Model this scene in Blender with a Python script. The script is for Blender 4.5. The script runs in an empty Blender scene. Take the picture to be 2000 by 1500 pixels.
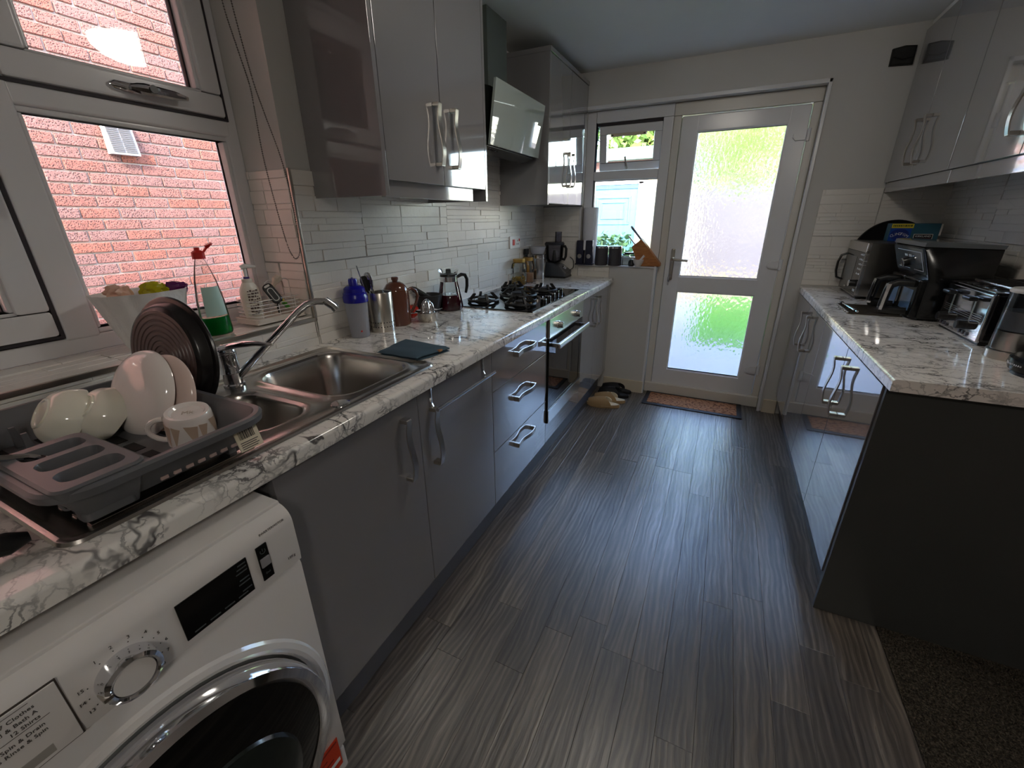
import bpy, bmesh, math, random
from mathutils import Vector as V, Matrix as M4
import mathutils.noise as mnoise
random.seed(7)
S = bpy.context.scene
C = S.collection
PI = math.pi

# ------------------------------------------------------------------ camera, sky, sun, lamps, exposure
CAM = V((0.7531, 0.0, 1.3469)); YAW, PITCH, ROLL, FPX = 0.4507, -0.3746, -0.0107, 824.24
cp, sp_, cy, sy = math.cos(PITCH), math.sin(PITCH), math.cos(YAW), math.sin(YAW)
fwd = V((-sy*cp, cy*cp, sp_)); rgt = V((cy, sy, 0)); up = rgt.cross(fwd)
r2 = math.cos(ROLL)*rgt + math.sin(ROLL)*up; u2 = -math.sin(ROLL)*rgt + math.cos(ROLL)*up
cd = bpy.data.cameras.new('camera'); cam = bpy.data.objects.new('camera', cd); C.objects.link(cam)
cd.sensor_width = 36.0; cd.sensor_fit = 'HORIZONTAL'; cd.lens = FPX/2000*36.0; cd.clip_start = 0.02; cd.clip_end = 200
mw = M4.Identity(4)
for i in range(3):
    mw[i][0] = r2[i]; mw[i][1] = u2[i]; mw[i][2] = -fwd[i]; mw[i][3] = CAM[i]
cam.matrix_world = mw; S.camera = cam

w = bpy.data.worlds.new('sky'); S.world = w; w.use_nodes = True
nt = w.node_tree; bg = nt.nodes['Background']
sk = nt.nodes.new('ShaderNodeTexSky'); sk.sky_type = 'NISHITA'; sk.sun_disc = False
sk.sun_elevation = math.radians(38); sk.sun_rotation = math.radians(152); sk.air_density = 1.2; sk.dust_density = 2.0; sk.ozone_density = 1.0
nt.links.new(sk.outputs[0], bg.inputs[0]); bg.inputs[1].default_value = 1.7
sun = bpy.data.lights.new('sun', 'SUN'); sun.energy = 3.6; sun.angle = math.radians(1.2); sun.color = (1, .95, .87)
so = bpy.data.objects.new('sun', sun); C.objects.link(so)
so.rotation_euler = V((-.6, 1.15, -1.0)).to_track_quat('-Z', 'Y').to_euler()

def area(name, loc, sx, sy_, power, col, rot, portal=False):
    l = bpy.data.lights.new(name, 'AREA'); l.shape = 'RECTANGLE'; l.size = sx; l.size_y = sy_; l.energy = power; l.color = col
    o = bpy.data.objects.new(name, l); C.objects.link(o); o.location = loc; o.rotation_euler = rot
    if portal: l.cycles.is_portal = True
    return o
# daylight portals in the door, the garden window and the side window (they only guide sampling)
area('door_portal', (.36, 3.60, 1.0), 1.5, 2.2, 1, (1, 1, 1), (PI/2, 0, PI), True)
area('side_window_portal', (-.92, .30, 1.55), 1.7, 1.2, 1, (1, 1, 1), (0, -PI/2, 0), True)
S.view_settings.view_transform = 'Standard'; S.view_settings.look = 'None'
S.view_settings.exposure = 1.0; S.view_settings.gamma = 1.0; S.view_settings.use_curve_mapping = False
S.cycles.max_bounces = 14; S.cycles.diffuse_bounces = 6; S.cycles.transparent_max_bounces = 16; S.cycles.transmission_bounces = 10
LAMP_POWER = 8.5

# ------------------------------------------------------------------ helpers
def s(r, g, b):
    f = lambda c: (c/255/12.92) if c/255 <= .04045 else ((c/255+.055)/1.055)**2.4
    return (f(r), f(g), f(b))

class B:
    """collects shapes in one bmesh"""
    def __init__(self): self.m = bmesh.new(); self.bev = False
    def box(self, x0, y0, z0, x1, y1, z1, bev=0, seg=2, M=None):
        r = bmesh.ops.create_cube(self.m, size=1.0); vs = r['verts']
        for v in vs:
            v.co = V(((x0+x1)/2+v.co.x*(x1-x0), (y0+y1)/2+v.co.y*(y1-y0), (z0+z1)/2+v.co.z*(z1-z0)))
        if bev:
            self.bev = True
            es = list({e for v in vs for e in v.link_edges})
            rr = bmesh.ops.bevel(self.m, geom=es, offset=bev, segments=seg, affect='EDGES', profile=.5)
            vs = list({v for f in rr['faces'] for v in f.verts} | {v for v in vs if v.is_valid})
        if M:
            for v in vs: v.co = M @ v.co
        return self
    def poly(self, pts): self.m.faces.new([self.m.verts.new(p) for p in pts]); return self
    def loops(self, rings, cap0=False, cap1=False, closed=True):
        R = [[self.m.verts.new(p) for p in r] for r in rings]
        for a, b in zip(R, R[1:]):
            n = len(a)
            for i in range(n if closed else n-1):
                j = (i+1) % n
                try: self.m.faces.new((a[i], a[j], b[j], b[i]))
                except ValueError: pass
        if cap0: self.m.faces.new(R[0][::-1])
        if cap1: self.m.faces.new(R[-1])
        self.R = R; return self
    def lathe(self, prof, c=(0, 0, 0), n=28, M=None, sx=1, sy=1, cap=True, wob=None):
        c = V(c); rings = []
        for r, z in prof:
            ring = []
            for i in range(n):
                a = 2*PI*i/n; k = wob(a, r, z) if wob else 1.0
                p = V((r*k*math.cos(a)*sx, r*k*math.sin(a)*sy, z))
                ring.append((M @ p if M else p)+c)
            rings.append(ring)
        self.loops(rings, cap0=cap and prof[0][0] > 1e-6, cap1=cap and prof[-1][0] > 1e-6)
        return self
    def tube(self, pts, r, n=8, closed=False, rs=None, flat=1.0):
        pts = [V(p) for p in pts]; rings = []; prev = None
        N = len(pts)
        for i, p in enumerate(pts):
            if closed: t = pts[(i+1) % N]-pts[i-1]
            else: t = pts[min(i+1, N-1)]-pts[max(i-1, 0)]
            t.normalize()
            if prev is None:
                a = t.cross(V((0, 0, 1)));
                if a.length < .05: a = t.cross(V((1, 0, 0)))
            else: a = prev-t*prev.dot(t)
            a.normalize(); prev = a; b = t.cross(a); rr = rs[i] if rs else r
            rings.append([p+rr*(math.cos(2*PI*k/n)*a+flat*math.sin(2*PI*k/n)*b) for k in range(n)])
        if closed: rings.append(rings[0])
        self.loops(rings, cap0=not closed, cap1=not closed)
        return self
    def prism(self, poly, ax, a, b):
        """polygon in the two other axes (in x,y,z order), extruded along ax from a to b"""
        def P(q, t):
            if ax == 'x': return V((t, q[0], q[1]))
            if ax == 'y': return V((q[0], t, q[1]))
            return V((q[0], q[1], t))
        self.loops([[P(q, a) for q in poly], [P(q, b) for q in poly]], True, True); return self
    def sphere(self, c, r, seg=16, sc=(1, 1, 1), M=None):
        rr = bmesh.ops.create_uvsphere(self.m, u_segments=seg, v_segments=max(6, seg*2//3), radius=r)
        for v in rr['verts']:
            p = V((v.co.x*sc[0], v.co.y*sc[1], v.co.z*sc[2])); v.co = (M @ p if M else p)+V(c)
        return self

def mesh_of(b, name, smooth=True):
    bmesh.ops.remove_doubles(b.m, verts=b.m.verts, dist=1e-6)
    bmesh.ops.recalc_face_normals(b.m, faces=b.m.faces)
    me = bpy.data.meshes.new(name); b.m.to_mesh(me); b.m.free()
    if smooth:
        me.shade_smooth()
        try: me.set_sharp_from_angle(angle=math.radians(32))
        except Exception: pass
    return me
LOCAL = set()
def link(o, parent):
    C.objects.link(o)
    if parent is not None:
        o.parent = parent
        if parent.type == 'EMPTY' and parent.name not in LOCAL:
            o.matrix_parent_inverse = M4.Translation(-parent.location)
    return o
def obj(name, b, mat, parent=None, smooth=True, label=None):
    wn = isinstance(b, B) and b.bev and smooth
    me = mesh_of(b, name, smooth) if isinstance(b, B) else b
    if mat and not me.materials: me.materials.append(mat)
    o = link(bpy.data.objects.new(name, me), parent)
    if label: o['label'] = label
    if wn:
        md = o.modifiers.new('flat_faces', 'WEIGHTED_NORMAL'); md.keep_sharp = True; md.weight = 90
    return o
def thing(name, label, cat, loc=(0, 0, 0), rot=None, group=None):
    o = bpy.data.objects.new(name, None); C.objects.link(o); o.location = loc; o.empty_display_size = .05
    if rot is not None: o.rotation_euler = rot
    if rot is not None: LOCAL.add(o.name)
    o['label'] = label; o['category'] = cat
    if group: o['group'] = group
    return o
def tag(o, label, cat, group=None):
    o['label'] = label; o['category'] = cat
    if group: o['group'] = group
    return o
def struct(name, b, mat, parent=None, smooth=False):
    o = obj(name, b, mat, parent, smooth)
    if parent is None: o['kind'] = 'structure'
    return o
def inst(name, me, M, parent):
    """another object on shared mesh data"""
    o = link(bpy.data.objects.new(name, me), parent); o.matrix_basis = M; return o
def dup(root, loc, label, rotz=None, group=None):
    r = root.copy(); C.objects.link(r); r.location = loc
    if rotz is not None: r.rotation_euler = (0, 0, rotz)
    r['label'] = label
    if group: r['group'] = group
    for ch in list(root.children):
        c = ch.copy(); C.objects.link(c); c.parent = r
        for g in list(ch.children):
            d = g.copy(); C.objects.link(d); d.parent = c
    return r
def text(st, size, loc, xd, yd, mat, parent, name='lettering', align='CENTER', ext=.0002):
    cu = bpy.data.curves.new(name, 'FONT'); cu.body = st; cu.size = size; cu.align_x = align; cu.align_y = 'CENTER'; cu.extrude = ext; cu.resolution_u = 2
    t = bpy.data.objects.new('tmp', cu); me = bpy.data.meshes.new_from_object(t); bpy.data.objects.remove(t)
    xd = V(xd).normalized(); yd = V(yd).normalized(); zd = xd.cross(yd)
    M = M4.Identity(4)
    for i in range(3): M[i][0] = xd[i]; M[i][1] = yd[i]; M[i][2] = zd[i]; M[i][3] = loc[i]
    me.transform(M); me.name = name
    return obj(name, me, mat, parent, False)
def rrect(x0, y0, x1, y1, r, n=6):
    out = []
    for cx, cy_, a0 in ((x1-r, y1-r, 0), (x0+r, y1-r, PI/2), (x0+r, y0+r, PI), (x1-r, y0+r, 1.5*PI)):
        for i in range(n+1):
            a = a0+PI/2*i/n; out.append((cx+r*math.cos(a), cy_+r*math.sin(a)))
    return out
def arc(cx, cy_, r, a0, a1, n):
    return [(cx+r*math.cos(math.radians(a0+(a1-a0)*i/n)), cy_+r*math.sin(math.radians(a0+(a1-a0)*i/n))) for i in range(n+1)]
RX = M4.Rotation(PI/2, 4, 'Y')            # z axis -> +x
def axis_M(n):                             # z axis -> n
    return V((0, 0, 1)).rotation_difference(V(n).normalized()).to_matrix().to_4x4()

# ------------------------------------------------------------------ materials
class N:
    def __init__(self, name):
        self.m = bpy.data.materials.new(name); self.m.use_nodes = True; self.t = self.m.node_tree; self.t.nodes.clear()
        self.out = self.t.nodes.new('ShaderNodeOutputMaterial')
    def n(self, typ, **kw):
        nd = self.t.nodes.new('ShaderNode'+typ)
        for k, v in kw.items():
            if k[0] == '_':
                nd.inputs[int(k[1:]) if k[1:].isdigit() else k[1:].replace('_', ' ')].default_value = v
            else: setattr(nd, k, v)
        return nd
    def l(self, a, b): self.t.links.new(a, b)
    def ramp(self, fac, stops, interp='LINEAR'):
        r = self.n('ValToRGB'); r.color_ramp.interpolation = interp; e = r.color_ramp.elements
        while len(e) < len(stops): e.new(.5)
        for q, (p, c) in zip(e, stops): q.position = p; q.color = (*c, 1) if len(c) == 3 else c
        self.l(fac, r.inputs[0]); return r.outputs[0]
    def mix(self, fac, a, b, mode='MIX'):
        x = self.n('Mix', data_type='RGBA', blend_type=mode)
        for i, v in ((0, fac), (6, a), (7, b)):
            if hasattr(v, 'links'): self.l(v, x.inputs[i])
            else: x.inputs[i].default_value = (*v, 1) if isinstance(v, tuple) else v
        return x.outputs[2]
    def math(self, op, a, b=0.0):
        x = self.n('Math', operation=op)
        for i, v in ((0, a), (1, b)):
            if hasattr(v, 'links'): self.l(v, x.inputs[i])
            else: x.inputs[i].default_value = v
        return x.outputs[0]
    def coord(self, scale=(1, 1, 1), rot=(0, 0, 0), rnd=False, kind='Object', vec=None):
        mp = self.n('Mapping'); mp.inputs['Scale'].default_value = scale; mp.inputs['Rotation'].default_value = rot
        if vec is None: vec = self.n('TexCoord').outputs[kind]
        self.l(vec, mp.inputs[0])
        if rnd:
            oi = self.n('ObjectInfo'); a = self.n('VectorMath', operation='SCALE'); a.inputs[0].default_value = (37, 61, 83)
            self.l(oi.outputs['Random'], a.inputs['Scale']); b = self.n('VectorMath', operation='ADD')
            self.l(mp.outputs[0], b.inputs[0]); self.l(a.outputs[0], b.inputs[1]); return b.outputs[0]
        return mp.outputs[0]
    def noise(self, vec, scale, detail=3, rough=.5, dist=0.0):
        x = self.n('TexNoise'); self.l(vec, x.inputs['Vector']); x.inputs['Scale'].default_value = scale
        x.inputs['Detail'].default_value = detail; x.inputs['Roughness'].default_value = rough; x.inputs['Distortion'].default_value = dist
        return x.outputs['Fac']
    def vor(self, vec, scale, feature='F1'):
        x = self.n('TexVoronoi', feature=feature); self.l(vec, x.inputs['Vector']); x.inputs['Scale'].default_value = scale
        return x.outputs['Distance']
    def bump(self, h, strength, dist=.002):
        x = self.n('Bump'); x.inputs['Strength'].default_value = strength; x.inputs['Distance'].default_value = dist
        self.l(h, x.inputs['Height']); return x.outputs[0]
    def pbr(self, col, rough=.5, metal=0.0, normal=None, **kw):
        p = self.n('BsdfPrincipled')
        for k, v in (('Base Color', col), ('Roughness', rough), ('Metallic', metal)):
            if hasattr(v, 'links'): self.l(v, p.inputs[k])
            else: p.inputs[k].default_value = (*v, 1) if isinstance(v, tuple) else v
        for k, v in kw.items():
            k = k.replace('_', ' ')
            p.inputs[k].default_value = (*v, 1) if isinstance(v, tuple) and p.inputs[k].type == 'RGBA' else v
        if normal is not None: self.l(normal, p.inputs['Normal'])
        self.l(p.outputs[0], self.out.inputs[0]); self.p = p; return self.m

def plain(name, col, rough=.5, metal=0.0, bump=None, var=.0, **kw):
    """a surface colour with slight procedural variation and optional fine relief"""
    k = N(name); c = k.coord()
    v = k.noise(c, 9, 2)
    colr = k.mix(v, tuple(x*(1-var) for x in col), tuple(min(1, x*(1+var)) for x in col)) if var else col
    nm = k.bump(k.noise(c, bump[0], 4), bump[1], bump[2] if len(bump) > 2 else .001) if bump else None
    return k.pbr(colr, rough, metal, nm, **kw)

GLOSS = plain('gloss_grey_door', s(126, 124, 125), .07, bump=(3.0, .025, .004), Specular_IOR_Level=.7, Coat_Weight=1.0, Coat_IOR=1.8, Coat_Roughness=.03)
MATGREY = plain('grey_carcass', s(104, 102, 103), .35, var=.03)
PANEL = plain('dark_grey_end_panel', s(66, 67, 66), .32, bump=(120, .05), var=.04)
PLINTH = plain('grey_plinth', s(92, 92, 97), .45, var=.05)
NICKEL = plain('brushed_nickel', s(190, 184, 176), .28, 1.0)
CHROME = plain('chrome', s(225, 226, 230), .07, 1.0)
BLACKP = plain('black_plastic', s(22, 23, 24), .32, bump=(300, .05), var=.1)
BLACKG = plain('black_gloss', s(8, 9, 10), .06)
BLACKM = plain('black_matt_iron', s(24, 24, 26), .5, bump=(200, .15))
UPVC = plain('white_upvc', s(226, 226, 228), .22, bump=(40, .03), var=.015)
GASKET = plain('dark_gasket', s(50, 44, 50), .6)
WALLP = plain('wall_paint', s(205, 203, 199), .75, bump=(160, .12, .0015), var=.02)
CEILP = plain('ceiling_paint', s(226, 226, 222), .85, bump=(90, .08), var=.02)
CREAM = plain('cream_skirting', s(216, 204, 182), .5, var=.02)
WHITEP = plain('white_plastic', s(232, 231, 228), .28, var=.01)
WHITEG = plain('white_enamel', s(226, 222, 219), .12, var=.01, Coat_Weight=.3)
CERAM = plain('white_ceramic', s(240, 233, 228), .1, var=.01, Coat_Weight=.5)
OPAL = plain('opal_glass', s(243, 241, 226), .08, Subsurface_Weight=.25, Subsurface_Radius=(.02, .02, .015), Coat_Weight=.4)
RACKG = plain('grey_rack_plastic', s(98, 99, 102), .38, bump=(60, .04), var=.03)
STEEL = None
def brushed(name, col, rough, axis=(4, 260, 260), st=.012):
    k = N(name); c = k.coord(axis); n_ = k.noise(c, 1, 4, .6); 
    rg = k.ramp(n_, [(.3, (rough*.93,)*3), (.7, (rough*1.07,)*3)])
    return k.pbr(k.mix(k.noise(k.coord(), 5), tuple(x*.93 for x in col), col), rg, 1.0, k.bump(n_, st, .0006))
STEEL = brushed('brushed_steel', s(196, 192, 188), .26)
STEELV = plain('satin_steel', s(205, 200, 192), .27, 1.0)
SINKS = plain('sink_steel', s(190, 185, 180), .24, 1.0, var=.03)

def marble():
    k = N('marble_worktop'); c = k.coord(); 
    d = k.n('VectorMath', operation='MULTIPLY_ADD'); ns = k.n('TexNoise'); k.l(c, ns.inputs['Vector']); ns.inputs['Scale'].default_value = 7; ns.inputs['Detail'].default_value = 6; ns.inputs['Roughness'].default_value = .62
    k.l(ns.outputs['Color'], d.inputs[0]); d.inputs[1].default_value = (.15, .15, .15); k.l(c, d.inputs[2])
    mp = k.n('Mapping'); k.l(d.outputs[0], mp.inputs[0]); mp.inputs['Rotation'].default_value = (0, 0, .62); mp.inputs['Scale'].default_value = (1.0, 2.1, 1.6)
    v1 = k.vor(mp.outputs[0], 5.2, 'DISTANCE_TO_EDGE'); v2 = k.vor(mp.outputs[0], 13, 'DISTANCE_TO_EDGE')
    patch = k.ramp(k.noise(c, 4.5, 3), [(.4, (0, 0, 0)), (.62, (1, 1, 1))])
    patch2 = k.ramp(k.noise(c, 9, 4), [(.36, (0, 0, 0)), (.66, (1, 1, 1))])
    l1 = k.math('MULTIPLY', k.ramp(v1, [(.0, (1, 1, 1)), (.010, (1, 1, 1)), (.04, (0, 0, 0))]), patch)
    l2 = k.math('MULTIPLY', k.ramp(v2, [(.0, (.9, .9, .9)), (.015, (.9, .9, .9)), (.055, (0, 0, 0))]), patch2)
    halo = k.math('MULTIPLY', k.ramp(v1, [(.0, (.3, .3, .3)), (.10, (0, 0, 0))]), patch)
    big = k.noise(k.coord((1.0, 2.6, 2.2), (.3, .2, .75)), 3.0, 4, .5, .2)
    b1 = k.math('MULTIPLY', k.ramp(k.math('ABSOLUTE', k.math('SUBTRACT', big, .5)), [(.0, (1, 1, 1)), (.004, (1, 1, 1)), (.020, (0, 0, 0))]), k.ramp(k.noise(c, 6, 3), [(.42, (0, 0, 0)), (.58, (1, 1, 1))]))
    f = k.math('MAXIMUM', k.math('MAXIMUM', k.math('MAXIMUM', l1, l2), halo), b1)
    base = k.mix(k.noise(c, 3, 4), s(232, 227, 220), s(244, 241, 236))
    return k.pbr(k.mix(k.math('MULTIPLY', f, .92), base, s(66, 64, 68)), .1, 0, None, Coat_Weight=.25)
MARBLE = marble()

def tile_mat():
    k = N('split_face_tile'); c = k.coord((1, 1, 1), rnd=True)
    b = k.math('ADD', k.noise(c, 55, 5, .6, 1.0), k.math('MULTIPLY', k.noise(c, 14, 3), 1.2))
    vein = k.ramp(k.vor(k.coord((1, 1.4, 2.2), (.4, .3, .5), rnd=True), 2.6, 'DISTANCE_TO_EDGE'), [(.0, (1, 1, 1)), (.012, (0, 0, 0))])
    vein = k.math('MULTIPLY', vein, k.ramp(k.noise(c, 5), [(.5, (0, 0, 0)), (.62, (1, 1, 1))]))
    col = k.mix(k.math('MULTIPLY', vein, .14), k.mix(k.noise(c, 7), s(226, 221, 213), s(238, 235, 229)), s(150, 142, 134))
    return k.pbr(col, .2, 0, k.bump(b, .45, .0016))
TILE = tile_mat()
GROUT = plain('grout', s(120, 118, 114), .8)

def wood_floor():
    k = N('plank_wood'); oi = k.n('ObjectInfo'); c0 = k.coord((1, 1, 1), rnd=True)
    # a slow sideways wander of the grain, so that the streaks waver
    wob = k.n('TexNoise'); k.l(k.coord((7, 2.6, 7), rnd=True), wob.inputs['Vector']); wob.inputs['Scale'].default_value = 1.0; wob.inputs['Detail'].default_value = 3
    ma = k.n('VectorMath', operation='MULTIPLY_ADD'); k.l(wob.outputs['Color'], ma.inputs[0]); ma.inputs[1].default_value = (.06, 0, 0); k.l(c0, ma.inputs[2]); w_ = ma.outputs[0]
    g1 = k.noise(k.coord((24, 1.1, 24), vec=w_), 1.5, 6, .66, .6)
    g2 = k.noise(k.coord((120, 4.5, 120), vec=w_), 1.0, 4, .7, .4)
    g3 = k.noise(k.coord((8, .7, 8), vec=w_), 1.0, 2, .5, .8)
    rings = k.n('TexWave', wave_type='BANDS', bands_direction='X'); k.l(k.coord((1, .10, 1), vec=w_), rings.inputs['Vector'])
    rings.inputs['Scale'].default_value = 17; rings.inputs['Distortion'].default_value = 5; rings.inputs['Detail'].default_value = 3; rings.inputs['Detail Scale'].default_value = 1.5; rings.inputs['Detail Roughness'].default_value = .6
    f = k.math('ADD', k.math('MULTIPLY', g1, .38), k.math('MULTIPLY', g2, .31)); f = k.math('ADD', f, k.math('MULTIPLY', rings.outputs['Fac'], .09)); f = k.math('ADD', f, k.math('MULTIPLY', g3, .22))
    col = k.ramp(f, [(.36, s(56, 51, 48)), (.49, s(98, 91, 85)), (.59, s(134, 126, 116)), (.70, s(176, 166, 154))])
    tone = k.ramp(oi.outputs['Random'], [(0, (.66, .65, .65)), (.5, (.84, .83, .82)), (1, (1.04, 1.0, .95))])
    return k.pbr(k.mix(1.0, col, tone, 'MULTIPLY'), k.ramp(f, [(.4, (.42,)*3), (.65, (.27,)*3)]), 0, k.bump(f, .75, .003), Specular_IOR_Level=.9, Coat_Weight=.35, Coat_Roughness=.38, Coat_IOR=1.5)
PLANK = wood_floor()

def brick_mat():
    k = N('red_brick'); c = k.coord((1, 1, 1), rnd=True); oi = k.n('ObjectInfo'); ge = k.n('NewGeometry')
    rnd = k.math('FRACT', k.math('ADD', oi.outputs['Random'], ge.outputs['Random Per Island']))
    pit = k.vor(c, 95); pit = k.ramp(pit, [(.12, (0, 0, 0)), (.5, (1, 1, 1))])
    n_ = k.noise(c, 70, 4, .7)
    col = k.ramp(rnd, [(0, s(140, 84, 70)), (.35, s(146, 97, 86)), (.65, s(134, 98, 92)), (1, s(150, 86, 66))])
    col = k.mix(k.math('MULTIPLY', k.noise(c, 9, 3), .5), col, s(134, 98, 93))
    col = k.mix(k.ramp(k.math('ADD', k.math('MULTIPLY', n_, .6), k.math('MULTIPLY', pit, .4)), [(.36, (1, 1, 1)), (.60, (0, 0, 0))]), col, s(74, 42, 36))
    return k.pbr(col, .85, 0, k.bump(k.math('ADD', k.math('MULTIPLY', pit, .6), n_), .8, .006))
BRICK = brick_mat()
MORTAR = plain('mortar', s(188, 176, 168), .9, bump=(80, .3), var=.06)

def clear_glass(name='window_glass', tint=(1, 1, 1), ior=1.45, rough=0.0):
    k = N(name); tr = k.n('BsdfTransparent', _0=(*tint, 1)); gl = k.n('BsdfGlossy', _0=(1, 1, 1, 1)); gl.inputs['Roughness'].default_value = rough
    f = k.n('Fresnel'); f.inputs['IOR'].default_value = ior; mx = k.n('MixShader')
    k.l(f.outputs[0], mx.inputs[0]); k.l(tr.outputs[0], mx.inputs[1]); k.l(gl.outputs[0], mx.inputs[2]); k.l(mx.outputs[0], k.out.inputs[0])
    return k.m
GLASS = clear_glass()
JARGLASS = clear_glass('jar_glass', (.93, .96, .95), 1.5, .02)
SMOKE = clear_glass('smoked_plastic', (.76, .76, .82), 1.5, .04)
CLEARPL = clear_glass('clear_plastic', (.95, .95, .94), 1.45, .12)
def frosted():
    k = N('stippled_door_glass'); c = k.coord((1, 1, .55))
    v = k.vor(k.coord((1, 1, .62), vec=None), 62, 'SMOOTH_F1'); h = k.math('ADD', v, k.math('MULTIPLY', k.noise(c, 60, 3), .7))
    g = k.n('BsdfGlass', _0=(.88, .89, .92, 1)); g.inputs['Roughness'].default_value = .1; g.inputs['IOR'].default_value = 1.32
    k.l(k.bump(h, .42, .007), g.inputs['Normal'])
    t = k.n('BsdfTransparent', _0=(.96, .97, .98, 1)); m2 = k.n('MixShader'); m2.inputs[0].default_value = .06
    k.l(g.outputs[0], m2.inputs[1]); k.l(t.outputs[0], m2.inputs[2]); k.l(m2.outputs[0], k.out.inputs[0]); return k.m
FROST = frosted()
def liquid(name, col, rough=.02):
    k = N(name); return k.pbr(col, .08, 0, None, Transmission_Weight=.55, IOR=1.2)

# ------------------------------------------------------------------ the setting
XW, XR, YB, H = -.575, 1.84, 3.345, 2.265
YD = 3.445                      # inner face of the garden door frame
WT, WB = .912, .872             # worktop top / underside
# floor: sub-floor with planks laid on it, carpet beyond
fl = struct('floor', B().box(-.60, -3.2, -.06, 4.3, 3.47, -.004), GROUT)
rows = {6: 1.11, 3: 1.04, 1: .87, 4: .83, 10: 1.37, 8: 1.02, 9: .83}
random.seed(3)
for i in range(-6, 16):
    x0 = -.02+(i-1)*.1; x1 = x0+.1
    x1 = min(x1, 1.43)
    if x1-x0 < .02 or x1 > 1.44: continue
    y = rows.get(i, random.uniform(.5, 1.6))-1.23*4
    lim = 1.505 if x0 > 1.3 else 3.46
    while y < lim:
        a, b_ = max(y, -3.0), min(y+1.23, lim)
        if b_-a > .03 and (x0 > -.2 or a > -1.5):
            o = struct('plank', B().box(x0+.0002, a+.0002, -.006, x1-.0002, b_-.0002, 0.0, .0006, 1), PLANK, fl)
        y += 1.23
k = N('grey_carpet'); c_ = k.coord()
CARPET = k.pbr(k.ramp(k.noise(c_, 190, 3, .7), [(.35, s(34, 31, 27)), (.5, s(70, 63, 54)), (.65, s(112, 102, 88))]), .95, 0, k.bump(k.noise(c_, 190, 3), 1.0, .01))
cb = B()
for i in range(22000):
    # short pile tufts on the part of the carpet in view
    x = 1.435+random.random()*.62; y = .55+random.random()*.95; h = .007+random.random()*.007; a = random.random()*PI; q = .0026
    dx, dy = math.cos(a)*q, math.sin(a)*q; lx, ly = (random.random()-.5)*.012, (random.random()-.5)*.012
    v = [cb.m.verts.new(p) for p in ((x-dx, y-dy, .002), (x+dx, y+dy, .002), (x+lx, y+ly, h))]; cb.m.faces.new(v)
cp_ = struct('floor_2', B().box(1.432, -3.2, -.006, 4.3, 1.508, .004), CARPET)
cpile = obj('carpet_pile', cb, CARPET, cp_, False); cpile['kind'] = 'stuff'
# ceiling, walls
struct('ceiling', B().box(-1.0, -3.4, H, 4.5, 3.6, H+.12), CEILP)
# left wall with the side window opening
WY0, WY1, WZ0, WZ1 = -.85, 1.071, 1.015, 2.13
b = B(); XO = -.86
b.box(XO, -3.4, -.2, XW, WY0, H); b.box(XO, WY1, -.2, XW, 3.6, H); b.box(XO, WY0, -.2, XW, WY1, WZ0-.006); b.box(XO, WY0, WZ1, XW, WY1, H)
wl = struct('wall_left', b, WALLP)
# back wall with the door and window opening
DX0, DX1, DZ1 = -.272, 1.15, 2.045
b = B(); b.box(XO, YB, -.2, DX0, 3.6, H); b.box(DX0, YB, DZ1, DX1, 3.6, H); b.box(DX1, YB, -.2, XR+.2, 3.6, H); b.box(DX0, YB, -.2, .318, YD+.02, .996)
wb = struct('wall_back', b, WALLP)
b = B(); b.box(XR, 1.5, -.2, XR+.25, 3.6, H)
wr = struct('wall_right', b, WALLP)
# the open room behind the camera
b = B(); b.box(4.3, -3.4, -.2, 4.5, 1.75, H); b.box(XR+.25, 1.5, -.2, 4.5, 1.75, H)
struct('wall_dining', b, WALLP)
struct('wall_rear', B().box(-1.0, -3.4, -.2, 4.5, -3.2, H), WALLP)
# skirtings
struct('baseboard_half_wall', B().box(.0, YB-.02, 0, .318, YB-.001, .10, .004), CREAM, None, True)
struct('baseboard_back', B().box(1.175, YB-.02, 0, 1.262, YB-.001, .10, .004), CREAM, None, True)
# white corner trims round the opening
b = B(); b.box(DX0-.004, YB-.012, DZ1-.004, DX1+.014, YB+.006, DZ1+.018, .003); b.box(DX1-.004, YB-.012, .0, DX1+.014, YB+.006, DZ1+.018, .003)
struct('trim_1', b, UPVC, None, True)
b = B(); b.box(.308, YB-.012, .0, .326, YB+.004, 1.006, .003); b.box(DX0, YB-.010, .992, .326, YB+.004, 1.006, .003)
struct('trim_2', b, UPVC, None, True)
struct('trim_3', B().box(DX0-.006, YB-.009, 1.0, DX0+.008, YB+.002, 1.50, .003), UPVC, None, True)
# inner sill of the garden window
struct('trim_4', B().box(DX0, YB-.004, .995, .318, YD+.01, 1.002), UPVC)

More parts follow.
